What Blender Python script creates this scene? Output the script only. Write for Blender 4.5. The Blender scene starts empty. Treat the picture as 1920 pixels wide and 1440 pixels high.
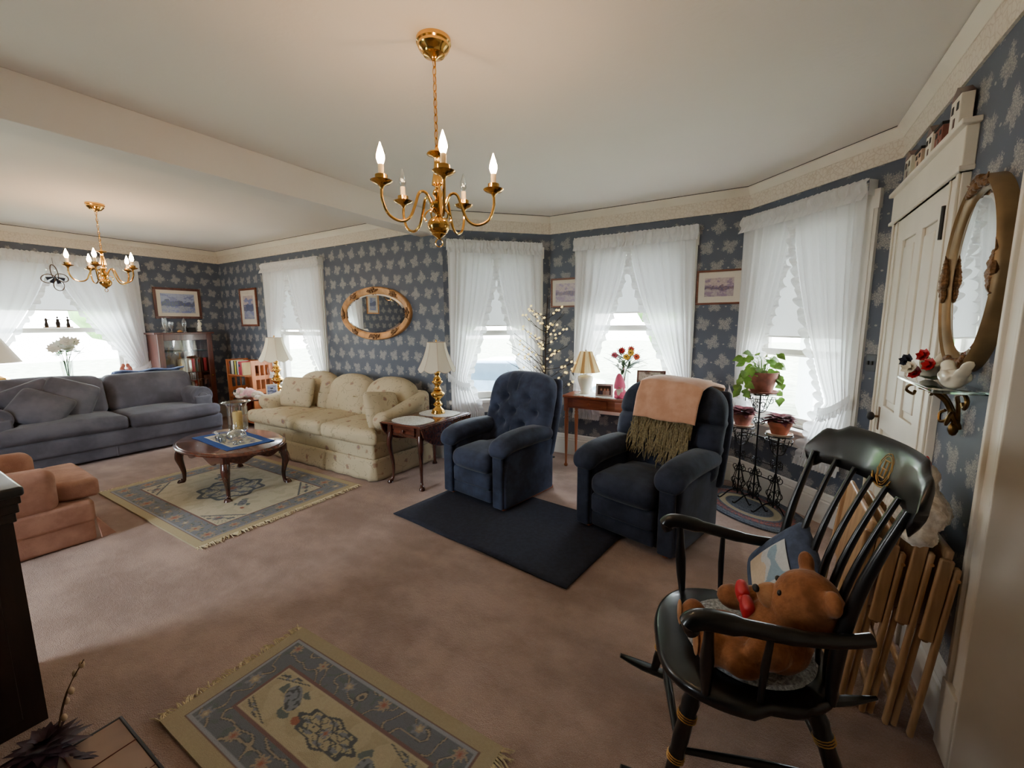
import bpy, bmesh, math, random
from mathutils import Vector, Matrix, noise
pi = math.pi
R = math.radians
scn = bpy.context.scene
col = scn.collection
random.seed(7)

# ------------------------------------------------------------ shader helpers
def lin(c):
    c = c / 255.0
    return c / 12.92 if c <= 0.04045 else ((c + 0.055) / 1.055) ** 2.4

def rgb(r, g, b):
    return (lin(r), lin(g), lin(b), 1.0)

class N:
    """tiny expression builder over math nodes"""
    def __init__(s, nt, sock): s.nt = nt; s.s = sock
    def _m(s, op, *a):
        n = s.nt.nodes.new('ShaderNodeMath'); n.operation = op
        for i, v in enumerate((s,) + a):
            if isinstance(v, N): s.nt.links.new(v.s, n.inputs[i])
            else: n.inputs[i].default_value = v
        return N(s.nt, n.outputs[0])
    def __add__(s, o): return s._m('ADD', o)
    def __sub__(s, o): return s._m('SUBTRACT', o)
    def __mul__(s, o): return s._m('MULTIPLY', o)
    def __truediv__(s, o): return s._m('DIVIDE', o)
    def fl(s): return s._m('FLOOR')
    def ab(s): return s._m('ABSOLUTE')
    def sin(s): return s._m('SINE')
    def cos(s): return s._m('COSINE')
    def mx(s, o): return s._m('MAXIMUM', o)
    def mn(s, o): return s._m('MINIMUM', o)
    def sqrt(s): return s._m('SQRT')
    def frac(s): return s._m('FRACT')
    def mod2(s): return s._m('FLOORED_MODULO', 2.0)
    def gt(s, o): return s._m('GREATER_THAN', o)
    def lt(s, o): return s._m('LESS_THAN', o)

def step(x, a, b):
    n = x.nt.nodes.new('ShaderNodeMapRange'); n.interpolation_type = 'SMOOTHSTEP'
    x.nt.links.new(x.s, n.inputs[0]); n.inputs[1].default_value = a; n.inputs[2].default_value = b
    return N(x.nt, n.outputs[0])

def newmat(name):
    m = bpy.data.materials.new(name); m.use_nodes = True
    nt = m.node_tree
    return m, nt, nt.nodes['Principled BSDF']

def coords(nt, kind='Object'):
    n = nt.nodes.new('ShaderNodeTexCoord'); return n.outputs[kind]

def mix(nt, fac, a, b):
    n = nt.nodes.new('ShaderNodeMix'); n.data_type = 'RGBA'
    if isinstance(fac, N): nt.links.new(fac.s, n.inputs[0])
    else: n.inputs[0].default_value = fac
    for i, v in ((6, a), (7, b)):
        if isinstance(v, tuple): n.inputs[i].default_value = v
        else: nt.links.new(v, n.inputs[i])
    return n.outputs[2]

def noi(nt, vec, scale, detail=3, rough=.5, out='Fac'):
    n = nt.nodes.new('ShaderNodeTexNoise'); n.inputs['Scale'].default_value = scale
    n.inputs['Detail'].default_value = detail; n.inputs['Roughness'].default_value = rough
    if vec is not None: nt.links.new(vec, n.inputs['Vector'])
    return N(nt, n.outputs[out])

def vor(nt, vec, scale, feat='F1', out='Distance'):
    n = nt.nodes.new('ShaderNodeTexVoronoi'); n.feature = feat; n.inputs['Scale'].default_value = scale
    if vec is not None: nt.links.new(vec, n.inputs['Vector'])
    return N(nt, n.outputs[out])

def bump(nt, b, h, strength, dist=.01):
    n = nt.nodes.new('ShaderNodeBump'); n.inputs['Strength'].default_value = strength
    n.inputs['Distance'].default_value = dist
    nt.links.new(h.s, n.inputs['Height']); nt.links.new(n.outputs[0], b.inputs['Normal'])

def mapping(nt, vec, scale=(1, 1, 1), rot=(0, 0, 0)):
    n = nt.nodes.new('ShaderNodeMapping'); n.inputs['Scale'].default_value = scale
    n.inputs['Rotation'].default_value = rot; nt.links.new(vec, n.inputs['Vector']); return n.outputs[0]

def plain(name, c, rough=.5, metal=0.0, var=.12, nscale=6, bmp=0, bscale=80, sheen=0, coat=0, spec=.5):
    m, nt, b = newmat(name)
    o = coords(nt)
    f = noi(nt, o, nscale, 4)
    dark = tuple(x * (1 - var) for x in c[:3]) + (1,)
    lite = tuple(min(1, x * (1 + var)) for x in c[:3]) + (1,)
    nt.links.new(mix(nt, step(f, .3, .7), dark, lite), b.inputs['Base Color'])
    b.inputs['Roughness'].default_value = rough; b.inputs['Metallic'].default_value = metal
    b.inputs['Specular IOR Level'].default_value = spec
    if bmp: bump(nt, b, noi(nt, o, bscale, 2), bmp)
    if sheen: b.inputs['Sheen Weight'].default_value = sheen; b.inputs['Sheen Roughness'].default_value = .4
    if coat: b.inputs['Coat Weight'].default_value = coat; b.inputs['Coat Roughness'].default_value = .08
    return m

def wood(name, c1, c2, rough=.3, axis='x', coat=.3, scale=1.0):
    m, nt, b = newmat(name)
    sc = {'x': (1.2, 14, 14), 'y': (14, 1.2, 14), 'z': (14, 14, 1.2)}[axis]
    v = mapping(nt, coords(nt), tuple(k * scale for k in sc))
    f = noi(nt, v, 3.0, 5, .6)
    nt.links.new(mix(nt, step(f, .3, .72), c1, c2), b.inputs['Base Color'])
    b.inputs['Roughness'].default_value = rough
    b.inputs['Coat Weight'].default_value = coat; b.inputs['Coat Roughness'].default_value = .1
    bump(nt, b, f, .06, .004)
    return m

def velour(name, c, dark, sheen=.5, nscale=5, bs=240):
    m, nt, b = newmat(name)
    o = coords(nt)
    f = noi(nt, o, nscale, 4, .6)
    nt.links.new(mix(nt, step(f, .35, .68), dark, c), b.inputs['Base Color'])
    b.inputs['Roughness'].default_value = .9; b.inputs['Specular IOR Level'].default_value = .15
    b.inputs['Sheen Weight'].default_value = sheen; b.inputs['Sheen Roughness'].default_value = .35
    bump(nt, b, noi(nt, o, bs, 2) + noi(nt, o, 9, 2) * 1.5, .18, .01)
    return m

def paintmat(name, rough=.9, bs=300, bstr=.3, spec=.2, coat=0):
    m, nt, b = newmat(name)
    a = nt.nodes.new('ShaderNodeVertexColor'); a.layer_name = 'Col'
    o = coords(nt)
    f = noi(nt, o, 90, 2)
    nt.links.new(mix(nt, f * .25, a.outputs[0], rgb(60, 50, 45)), b.inputs['Base Color'])
    b.inputs['Roughness'].default_value = rough; b.inputs['Specular IOR Level'].default_value = spec
    b.inputs['Coat Weight'].default_value = coat; b.inputs['Coat Roughness'].default_value = .05
    if bstr: bump(nt, b, noi(nt, o, bs, 2), bstr, .004)
    return m

def emis(name, c, s):
    m, nt, b = newmat(name)
    b.inputs['Base Color'].default_value = c
    b.inputs['Emission Color'].default_value = c; b.inputs['Emission Strength'].default_value = s
    return m

def glassm(name, c=(1, 1, 1, 1), fac=.85, rough=.02):
    m, nt, b = newmat(name)
    nt.nodes.remove(b)
    t = nt.nodes.new('ShaderNodeBsdfTransparent'); t.inputs[0].default_value = c
    g = nt.nodes.new('ShaderNodeBsdfGlossy'); g.inputs['Roughness'].default_value = rough
    mx = nt.nodes.new('ShaderNodeMixShader')
    lw = nt.nodes.new('ShaderNodeLayerWeight'); lw.inputs[0].default_value = .25
    k = N(nt, lw.outputs['Facing']) * (1 - fac) * 3 + (1 - fac) * .4
    nt.links.new(k.s, mx.inputs[0]); nt.links.new(t.outputs[0], mx.inputs[1]); nt.links.new(g.outputs[0], mx.inputs[2])
    nt.links.new(mx.outputs[0], nt.nodes['Material Output'].inputs[0])
    return m

def sheer(name, c, transp=.25, trans=.5):
    m, nt, b = newmat(name)
    nt.nodes.remove(b)
    t = nt.nodes.new('ShaderNodeBsdfTransparent')
    d = nt.nodes.new('ShaderNodeBsdfDiffuse'); l = nt.nodes.new('ShaderNodeBsdfTranslucent')
    weave = noi(nt, mapping(nt, coords(nt), (60, 60, 6)), 8, 2)
    cc = mix(nt, weave * .3, c, tuple(x * .8 for x in c[:3]) + (1,))
    nt.links.new(cc, d.inputs[0]); nt.links.new(cc, l.inputs[0])
    a = nt.nodes.new('ShaderNodeMixShader'); a.inputs[0].default_value = trans
    nt.links.new(d.outputs[0], a.inputs[1]); nt.links.new(l.outputs[0], a.inputs[2])
    e = nt.nodes.new('ShaderNodeMixShader'); e.inputs[0].default_value = transp
    nt.links.new(a.outputs[0], e.inputs[1]); nt.links.new(t.outputs[0], e.inputs[2])
    nt.links.new(e.outputs[0], nt.nodes['Material Output'].inputs[0])
    return m

# wallpaper -----------------------------------------------------------------
def wallpaper():
    m, nt, b = newmat('slate leaf wallpaper')
    o = coords(nt)
    sp = nt.nodes.new('ShaderNodeSeparateXYZ'); nt.links.new(o, sp.inputs[0])
    x = N(nt, sp.outputs[0]); z = N(nt, sp.outputs[2])
    W, Hh = .19, .175
    v = z / Hh; row = v.fl()
    u = x / W + row.mod2() * .5
    cu = u.fl()
    cid = nt.nodes.new('ShaderNodeCombineXYZ')
    nt.links.new(cu.s, cid.inputs[0]); nt.links.new(row.s, cid.inputs[1])
    wn = nt.nodes.new('ShaderNodeTexWhiteNoise'); nt.links.new(cid.outputs[0], wn.inputs[0])
    rnd = N(nt, wn.outputs['Value'])
    lx = (u - cu - .5) * W; lz = (v - row - .5) * Hh
    ang = (rnd - .5) * 2.3
    ca, sa = ang.cos(), ang.sin()
    px = lx * ca - lz * sa; pz = lx * sa + lz * ca
    n1 = noi(nt, o, 75, 2) - .5; n2 = noi(nt, o, 28, 2) - .5
    px = px + n2 * .022; 
    # upright spray of three leafy lobes
    def lobe(cx, cz, ax, az):
        a = (px - cx) / ax; c = (pz - cz) / az
        return (a * a + c * c).sqrt()
    d = lobe(.004, .026, .026, .044).mn(lobe(-.028, -.004, .034, .024)).mn(lobe(.03, -.010, .030, .028)).mn(lobe(-.004, -.038, .020, .026)).mn(lobe(0, 0, .034, .036))
    d = d + n1 * 2.1 + (noi(nt, o, 150, 2) - .5) * 1.2
    body = step(d, 1.16, .92)
    lace = step(vor(nt, o, 95, 'DISTANCE_TO_EDGE'), .06, .22)
    fac = body * (lace * .6 + .4)
    # tiny butterflies between the sprays
    bu = (x / W + row.mod2() * .5 + .5).frac() - .5; bz = (v + .08).frac() - .5
    bd = ((bu * bu) * 1.0 + bz * bz * 1.6).sqrt()
    bf = step(bd + n1 * .06, .05, .038) * .8
    fac = fac.mx(bf)
    base = mix(nt, noi(nt, o, 5, 3) , rgb(79, 87, 102), rgb(87, 94, 108))
    nt.links.new(mix(nt, fac * .8, base, rgb(176, 172, 166)), b.inputs['Base Color'])
    b.inputs['Roughness'].default_value = .52
    b.inputs['Specular IOR Level'].default_value = .35
    bump(nt, b, fac, .12, .002)
    return m

def carpet():
    m, nt, b = newmat('dusty rose carpet')
    o = coords(nt)
    big = noi(nt, mapping(nt, o, (1, 1.6, 1)), 1.3, 5, .62)
    mid = noi(nt, o, 9, 3, .6)
    fine = noi(nt, o, 260, 2)
    c = mix(nt, step(big + mid * .25, .46, .80), rgb(154, 127, 113), rgb(192, 163, 147))
    c = mix(nt, step(fine, .35, .65) * .35, c, rgb(118, 88, 80))
    # faint nap lines from walking and vacuuming
    nt.links.new(c, b.inputs['Base Color'])
    b.inputs['Roughness'].default_value = 1; b.inputs['Specular IOR Level'].default_value = .05
    b.inputs['Sheen Weight'].default_value = .25
    bump(nt, b, fine * 1.0 + noi(nt, o, 60, 2) * .8, .7, .012)
    return m

def floralfab():
    m, nt, b = newmat('cream floral fabric')
    o = coords(nt)
    wob = noi(nt, o, 7, 2, .5, 'Color')
    mp = nt.nodes.new('ShaderNodeVectorMath'); mp.operation = 'MULTIPLY_ADD'
    nt.links.new(wob.s, mp.inputs[0]); mp.inputs[1].default_value = (.09, .09, .09); nt.links.new(o, mp.inputs[2])
    vine = step(vor(nt, mp.outputs[0], 9, 'DISTANCE_TO_EDGE'), .035, .012)
    sel = step(noi(nt, o, 14, 2), .49, .54)
    fl = step(vor(nt, mp.outputs[0], 7.5) + noi(nt, o, 60, 2) * .22, .33, .26)
    leaf = step(vor(nt, mp.outputs[0], 26) + noi(nt, o, 50, 2) * .1, .25, .19) * step(noi(nt, o, 6, 1), .46, .52)
    c = mix(nt, noi(nt, o, 3, 3), rgb(186, 171, 141), rgb(200, 187, 158))
    c = mix(nt, vine * sel * .5, c, rgb(139, 128, 108))
    c = mix(nt, leaf * .7, c, rgb(126, 120, 112))
    c = mix(nt, fl * .7, c, rgb(150, 112, 94))
    ctr = step(vor(nt, mp.outputs[0], 7.5), .1, .07)
    c = mix(nt, ctr * .5, c, rgb(120, 110, 130))
    nt.links.new(c, b.inputs['Base Color'])
    b.inputs['Roughness'].default_value = .9; b.inputs['Specular IOR Level'].default_value = .15
    bump(nt, b, noi(nt, o, 250, 2) + noi(nt, o, 12, 2) * 2, .15, .01)
    return m

def bordermat():
    m, nt, b = newmat('embossed cream border paper')
    o = coords(nt)
    v = vor(nt, o, 34, 'DISTANCE_TO_EDGE'); f = step(v + noi(nt, o, 60, 2) * .2, .12, .2)
    nt.links.new(mix(nt, f, rgb(206, 192, 176), rgb(220, 209, 194)), b.inputs['Base Color'])
    b.inputs['Roughness'].default_value = .55
    bump(nt, b, f, .3, .003)
    return m

def braidmat():
    m, nt, b = newmat('braided oval rug')
    o = coords(nt)
    sp = nt.nodes.new('ShaderNodeSeparateXYZ'); nt.links.new(o, sp.inputs[0])
    x = N(nt, sp.outputs[0]) / .49; y = N(nt, sp.outputs[1]) / .29
    r = (x * x + y * y).sqrt()
    k = noi(nt, o, 120, 1)
    ring = (r * 44.0).sin()
    a = step(r, .6, .63) * step(r, .8, .77)
    a2 = step(r, .42, .45) * step(r, .58, .55)
    c = mix(nt, step(k, .4, .6), rgb(66, 72, 84), rgb(92, 98, 108))
    c = mix(nt, a * step(k, .45, .5), c, rgb(140, 80, 72))
    c = mix(nt, a2 * .8, c, rgb(176, 160, 128))
    nt.links.new(c, b.inputs['Base Color']); b.inputs['Roughness'].default_value = .95
    bump(nt, b, ring + k, .5, .006)
    return m

def woodgrainless(name, c): return plain(name, c, .45, var=.06)

M = {}
M['wallpaper'] = wallpaper()
M['carpet'] = carpet()
M['ceiling'] = plain('warm white ceiling paint', rgb(236, 229, 221), .85, var=.02, nscale=1.2, bmp=.1, bscale=40)
M['cream'] = plain('cream trim paint', rgb(226, 217, 202), .4, var=.04, nscale=4, bmp=.03)
M['white'] = plain('white painted wood', rgb(230, 228, 222), .4, var=.03)
M['border'] = bordermat()
M['sheer'] = sheer('white sheer voile', (.95, .955, .97, 1), .07, .5)
M['ruffle'] = sheer('white gathered voile', (.9, .91, .92, 1), .05, .35)
M['shade'] = sheer('pale grey roller shade cloth', (.56, .56, .56, 1), .0, .16)
M['glass'] = glassm('window glass', (1, 1, 1, 1), .96)
M['clear'] = glassm('clear glass', (.9, .94, .95, 1), .62, .03)
M['mirror'] = plain('silvered mirror', (.82, .84, .84, 1), .015, 1, var=.01)
M['brass'] = plain('polished brass', rgb(226, 178, 96), .16, 1, var=.08)
M['oldbrass'] = plain('dark antique brass', rgb(120, 92, 52), .35, 1, var=.25, nscale=30)
M['gold'] = plain('aged gilt wood', rgb(190, 140, 88), .42, .25, var=.22, nscale=14, bmp=.2, bscale=60)
M['giltdark'] = plain('tarnished gilt ornament', rgb(112, 78, 44), .45, .4, var=.35, nscale=50, bmp=.5, bscale=90)
M['gilt2'] = plain('dull gold frame', rgb(128, 104, 70), .42, .35, var=.2, nscale=10)
M['navy'] = velour('navy velour upholstery', rgb(64, 72, 94), rgb(44, 50, 66), .25)
M['navy2'] = velour('dark navy microfibre', rgb(55, 61, 78), rgb(38, 43, 55), .2)
M['grey'] = velour('blue grey velvet upholstery', rgb(96, 94, 102), rgb(76, 74, 81), .15, 3)
M['pink'] = velour('salmon pink upholstery', rgb(184, 140, 120), rgb(164, 120, 102), .1, 8, 180)
M['floral'] = floralfab()
M['mahog'] = wood('dark mahogany', rgb(62, 30, 22), rgb(104, 54, 38), .18, 'x', .6)
M['mahogz'] = wood('dark mahogany upright', rgb(50, 26, 20), rgb(86, 44, 32), .22, 'z', .5)
M['cherry'] = wood('red cherry wood', rgb(132, 66, 40), rgb(168, 94, 58), .28, 'x', .4)
M['cherryz'] = wood('red cherry wood leg', rgb(150, 76, 44), rgb(182, 104, 62), .28, 'z', .4)
M['framewood'] = wood('red brown picture frame wood', rgb(92, 48, 32), rgb(128, 72, 48), .4, 'x', .15)
M['walnut'] = wood('red brown bookcase wood', rgb(70, 36, 28), rgb(102, 56, 44), .3, 'z', .4)
M['orange'] = wood('orange pine shelf wood', rgb(160, 90, 46), rgb(186, 110, 62), .5, 'z', .1)
M['pine'] = wood('pale folding table wood', rgb(158, 122, 84), rgb(190, 152, 110), .45, 'z', .1)
M['ebony'] = wood('dark stained cabinet wood', rgb(26, 18, 16), rgb(40, 28, 24), .35, 'z', .2)
M['slate'] = plain('dark polished cabinet top', rgb(34, 38, 40), .3, var=.1, coat=.1)
M['black'] = plain('glossy black lacquer', rgb(15, 15, 16), .28, var=.1, coat=.25, spec=.35)
M['blackm'] = plain('matt black', rgb(20, 20, 22), .6)
M['iron'] = plain('black wrought iron', rgb(26, 26, 28), .45, .6, var=.2)
M['goldp'] = plain('gold paint', rgb(176, 134, 72), .35, .6)
M['peach'] = velour('peach fleece blanket', rgb(210, 164, 138), rgb(196, 148, 120), .5, 9, 200)
M['olive'] = plain('olive crochet wool', rgb(124, 108, 74), .9, var=.3, nscale=60, bmp=.8, bscale=120, sheen=.4)
M['fringe'] = plain('olive green yarn fringe', rgb(138, 126, 92), .9, var=.3, nscale=80, bmp=.6, bscale=160, sheen=.4)
M['bear'] = velour('ginger brown plush', rgb(150, 98, 62), rgb(116, 72, 44), .25, 16, 130)
M['bearL'] = velour('light ginger plush', rgb(170, 122, 84), rgb(144, 100, 66), .2, 16, 130)
M['red'] = plain('red satin', rgb(178, 24, 34), .45, var=.2)
M['blueden'] = plain('blue striped cotton', rgb(58, 70, 94), .85, var=.25, nscale=40)
M['whitefur'] = velour('white fluffy plush', rgb(232, 222, 206), rgb(190, 176, 158), .8, 30, 90)
M['pinkfur'] = velour('pale pink plush', rgb(232, 188, 190), rgb(212, 160, 164), .8, 30, 90)
M['fringew'] = plain('cream cotton fringe', rgb(204, 188, 150), .95, var=.2, nscale=60)
M['matblue'] = plain('dark navy mat', rgb(34, 38, 54), .95, var=.2, nscale=40, bmp=.4, bscale=200)
M['shadew'] = sheer('ivory lamp shade silk', rgb(240, 232, 214), .0, .35)
M['shadey'] = sheer('pale yellow pleated shade', rgb(240, 222, 176), .0, .4)
M['shadet'] = sheer('tan pleat of the shade', rgb(206, 168, 118), .0, .4)
M['shadeg'] = sheer('plain cream lamp shade', rgb(226, 218, 204), .0, .25)
M['ceramic'] = plain('cream glazed ceramic', rgb(226, 220, 200), .15, var=.05, coat=.6)
M['candle'] = plain('yellow wax', rgb(226, 186, 104), .5, var=.05)
M['bulb'] = emis('lit flame bulb', (1.0, .64, .34, 1), 200)
M['ivory'] = plain('ivory candle sleeve', rgb(236, 216, 178), .5, var=.05)
M['terra'] = plain('terracotta', rgb(168, 92, 66), .75, var=.2, nscale=20)
M['terrad'] = plain('dusty brown clay', rgb(132, 78, 66), .75, var=.25, nscale=20)
M['saucer'] = plain('pale clay saucer', rgb(196, 168, 142), .6)
M['leaf'] = plain('green pothos leaf', rgb(112, 156, 62), .4, var=.4, nscale=14)
M['leafd'] = plain('dark green leaf', rgb(48, 82, 40), .4, var=.4, nscale=12)
M['violet'] = plain('dark wine leaf', rgb(86, 36, 42), .8, var=.4, nscale=24, spec=.15)
M['stem'] = plain('brown stem', rgb(84, 62, 40), .7)
M['lace'] = plain('white crocheted lace', rgb(214, 216, 210), .9, var=.2, nscale=70, bmp=.8, bscale=140)
M['blue'] = plain('royal blue cotton', rgb(40, 74, 140), .85, var=.15, nscale=30)
M['gnome'] = plain('pink gnome felt', rgb(222, 96, 130), .8, var=.15)
M['paper'] = plain('book pages', rgb(226, 216, 196), .8, var=.1, nscale=60)
M['silver'] = plain('silver frame metal', rgb(222, 222, 222), .35, .1)
M['soil'] = plain('dark soil', rgb(44, 32, 26), .95, var=.3, nscale=60)
M['twig'] = plain('dark brown twig', rgb(40, 28, 24), .8)
M['bloom'] = emis('warm lit blossom', rgb(252, 226, 140), 1.1)
M['paint'] = paintmat('woven wool pile', .95, 280, .5)
M['print'] = paintmat('printed picture under glass', .35, 300, 0, .5, .6)
M['matboard'] = plain('ivory mat board', rgb(222, 214, 200), .7, var=.03)
M['plum'] = plain('deep plum silk petal', rgb(52, 26, 40), .6, var=.3, nscale=30)
M['willow'] = plain('pale willow catkin', rgb(196, 170, 140), .9, var=.1)
M['reed'] = plain('dark red reed', rgb(96, 40, 32), .8)
M['stone'] = plain('taupe stone tile', rgb(140, 112, 92), .7, var=.15)
M['flowerw'] = plain('white silk petal', rgb(226, 228, 220), .7)
M['switch'] = plain('dull bronze switch plate', rgb(70, 74, 82), .4, .3)
M['grass'] = plain('sunlit grass', rgb(156, 164, 140), .9, var=.3, nscale=3)
M['asphalt'] = plain('grey driveway', rgb(150, 150, 150), .9)
M['siding'] = plain('white house siding', rgb(226, 232, 230), .7, var=.05)
M['shutter'] = plain('dark green shutter', rgb(84, 110, 104), .6)
M['carpaint'] = plain('blue grey car paint', rgb(120, 146, 170), .2, .3, coat=.8)
M['tyre'] = plain('black rubber', rgb(24, 24, 24), .8)
M['foliage'] = plain('tree foliage', rgb(108, 150, 84), .9, var=.4, nscale=2, bmp=1, bscale=6)
M['carglass'] = plain('dark car glass', rgb(60, 78, 92), .08, var=.05, coat=.6)
M['bark'] = plain('tree bark', rgb(90, 74, 60), .9)
M['floorb'] = plain('cord white plastic', rgb(206, 200, 190), .5)

# ------------------------------------------------------------ mesh helpers
def T(x=0, y=0, z=0): return Matrix.Translation((x, y, z))
def RX(a): return Matrix.Rotation(R(a), 4, 'X')
def RY(a): return Matrix.Rotation(R(a), 4, 'Y')
def RZ(a): return Matrix.Rotation(R(a), 4, 'Z')
def SC(x, y, z): return Matrix.Diagonal((x, y, z, 1))

class MB:
    def __init__(s): s.v = []; s.f = []; s.c = []
    def add(s, vs, fs, m=None, c=None):
        o = len(s.v)
        for p in vs:
            p = Vector(p)
            if m is not None: p = m @ p
            s.v.append(p)
            s.c.append(c)
        s.f += [tuple(i + o for i in f) for f in fs]
        return s
    def box(s, x0, x1, y0, y1, z0, z1, m=None):
        vs = [(x, y, z) for z in (z0, z1) for y in (y0, y1) for x in (x0, x1)]
        return s.add(vs, [(0, 2, 3, 1), (4, 5, 7, 6), (0, 1, 5, 4), (2, 6, 7, 3), (0, 4, 6, 2), (1, 3, 7, 5)], m)
    def rbox(s, x0, x1, y0, y1, z0, z1, r=.02, n=3, puff=(0, 0, 0), m=None, fn=None, seg=6):
        cx, cy, cz = (x0 + x1) / 2, (y0 + y1) / 2, (z0 + z1) / 2
        h = (abs(x1 - x0) / 2, abs(y1 - y0) / 2, abs(z1 - z0) / 2)
        r = min(r, min(h) * .999)
        ax = []
        for k in range(3):
            a = h[k] - r
            l = [-a - r * math.tan(pi / 4 * (1 - i / n)) for i in range(n)]
            inner = [-a + 2 * a * i / seg for i in range(seg + 1)] if a > 1e-4 else [0]
            l = l + inner + [-t for t in reversed(l)]
            ax.append(l)
        idx = {}; vs = []; fs = []
        def vid(i, j, k):
            if (i, j, k) in idx: return idx[(i, j, k)]
            p = [ax[0][i], ax[1][j], ax[2][k]]
            q = [max(-(h[d] - r), min(h[d] - r, p[d])) for d in range(3)]
            d = Vector(p) - Vector(q)
            o = Vector(q) + (d.normalized() * r if d.length > 1e-7 else Vector())
            if puff != (0, 0, 0):
                nx, ny, nz = o.x / h[0], o.y / h[1], o.z / h[2]
                g = lambda t: max(0, 1 - t * t)
                o.x += puff[0] * nx * g(ny) * g(nz); o.y += puff[1] * ny * g(nx) * g(nz); o.z += puff[2] * nz * g(nx) * g(ny)
            o += Vector((cx, cy, cz))
            if fn: o = Vector(fn(o.x, o.y, o.z))
            idx[(i, j, k)] = len(vs); vs.append(o); return len(vs) - 1
        nx, ny, nz = [len(a) - 1 for a in ax]
        for i in range(nx):
            for j in range(ny):
                fs.append((vid(i, j, 0), vid(i, j + 1, 0), vid(i + 1, j + 1, 0), vid(i + 1, j, 0)))
                fs.append((vid(i, j, nz), vid(i + 1, j, nz), vid(i + 1, j + 1, nz), vid(i, j + 1, nz)))
        for i in range(nx):
            for k in range(nz):
                fs.append((vid(i, 0, k), vid(i + 1, 0, k), vid(i + 1, 0, k + 1), vid(i, 0, k + 1)))
                fs.append((vid(i, ny, k), vid(i, ny, k + 1), vid(i + 1, ny, k + 1), vid(i + 1, ny, k)))
        for j in range(ny):
            for k in range(nz):
                fs.append((vid(0, j, k), vid(0, j, k + 1), vid(0, j + 1, k + 1), vid(0, j + 1, k)))
                fs.append((vid(nx, j, k), vid(nx, j + 1, k), vid(nx, j + 1, k + 1), vid(nx, j, k + 1)))
        return s.add(vs, fs, m)
    def tube(s, pts, rad, n=8, m=None, cap=True, flat=None):
        pts = [Vector(p) for p in pts]
        if not isinstance(rad, (list, tuple)): rad = [rad] * len(pts)
        vs = []; fs = []
        up = Vector((0, 0, 1)); prev = None
        for i, p in enumerate(pts):
            t = (pts[min(i + 1, len(pts) - 1)] - pts[max(i - 1, 0)])
            t = t.normalized() if t.length > 1e-9 else Vector((0, 0, 1))
            if prev is None:
                a = t.cross(up)
                if a.length < 1e-3: a = t.cross(Vector((1, 0, 0)))
            else: a = prev - t * prev.dot(t)
            a.normalize(); b = t.cross(a); prev = a
            for k in range(n):
                an = 2 * pi * k / n
                vs.append(p + (a * math.cos(an) + b * math.sin(an) * (flat or 1)) * rad[i])
        for i in range(len(pts) - 1):
            for k in range(n):
                fs.append((i * n + k, i * n + (k + 1) % n, (i + 1) * n + (k + 1) % n, (i + 1) * n + k))
        if cap:
            fs.append(tuple(reversed(range(n)))); fs.append(tuple(range((len(pts) - 1) * n, len(pts) * n)))
        return s.add(vs, fs, m)
    def lathe(s, prof, n=24, m=None, cap=True, rf=None):
        vs = []; fs = []
        for (r, z) in prof:
            for k in range(n):
                a = 2 * pi * k / n
                q = rf(a, z) if rf else 1
                vs.append((r * q * math.cos(a), r * q * math.sin(a), z))
        for i in range(len(prof) - 1):
            for k in range(n):
                fs.append((i * n + k, i * n + (k + 1) % n, (i + 1) * n + (k + 1) % n, (i + 1) * n + k))
        if cap:
            fs.append(tuple(reversed(range(n)))); fs.append(tuple(range((len(prof) - 1) * n, len(prof) * n)))
        return s.add(vs, fs, m)
    def ell(s, c, r, n=14, m=None, rot=None):
        vs = []; fs = []; k = n // 2
        for i in range(k + 1):
            th = pi * i / k
            for j in range(n):
                ph = 2 * pi * j / n
                p = Vector((math.sin(th) * math.cos(ph) * r[0], math.sin(th) * math.sin(ph) * r[1], math.cos(th) * r[2]))
                if rot is not None: p = rot @ p
                vs.append(p + Vector(c))
        for i in range(k):
            for j in range(n):
                fs.append((i * n + j, (i + 1) * n + j, (i + 1) * n + (j + 1) % n, i * n + (j + 1) % n))
        return s.add(vs, fs, m)
    def prism(s, outline, z0, z1, m=None):
        n = len(outline)
        vs = [(x, y, z0) for x, y in outline] + [(x, y, z1) for x, y in outline]
        fs = [tuple(reversed(range(n))), tuple(range(n, 2 * n))] + [(i, (i + 1) % n, n + (i + 1) % n, n + i) for i in range(n)]
        return s.add(vs, fs, m)
    def grid(s, nu, nv, fn, m=None):
        vs = [fn(i / nu, j / nv) for j in range(nv + 1) for i in range(nu + 1)]
        w = nu + 1
        return s.add(vs, [(j * w + i, j * w + i + 1, (j + 1) * w + i + 1, (j + 1) * w + i) for j in range(nv) for i in range(nu)], m)
    def build(s, name, mat, parent=None, smooth=True, sharp=40, bev=0, solid=0, weld=False):
        me = bpy.data.meshes.new(name)
        me.from_pydata([tuple(p) for p in s.v], [], s.f); me.update()
        if weld or smooth:
            bm = bmesh.new(); bm.from_mesh(me)
            bmesh.ops.remove_doubles(bm, verts=bm.verts, dist=1e-5)
            bmesh.ops.recalc_face_normals(bm, faces=bm.faces) if not solid else None
            bm.to_mesh(me); bm.free()
        o = bpy.data.objects.new(name, me); col.objects.link(o)
        if mat is not None: me.materials.append(mat if not isinstance(mat, str) else M[mat])
        if smooth:
            me.polygons.foreach_set('use_smooth', [True] * len(me.polygons))
            try: me.set_sharp_from_angle(angle=R(sharp))
            except Exception: pass
        if parent is not None: o.parent = parent
        if solid:
            k = o.modifiers.new('s', 'SOLIDIFY'); k.thickness = solid; k.offset = 0
        if bev:
            k = o.modifiers.new('b', 'BEVEL'); k.width = bev; k.segments = 2; k.limit_method = 'ANGLE'; k.angle_limit = R(50)
        return o

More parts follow.
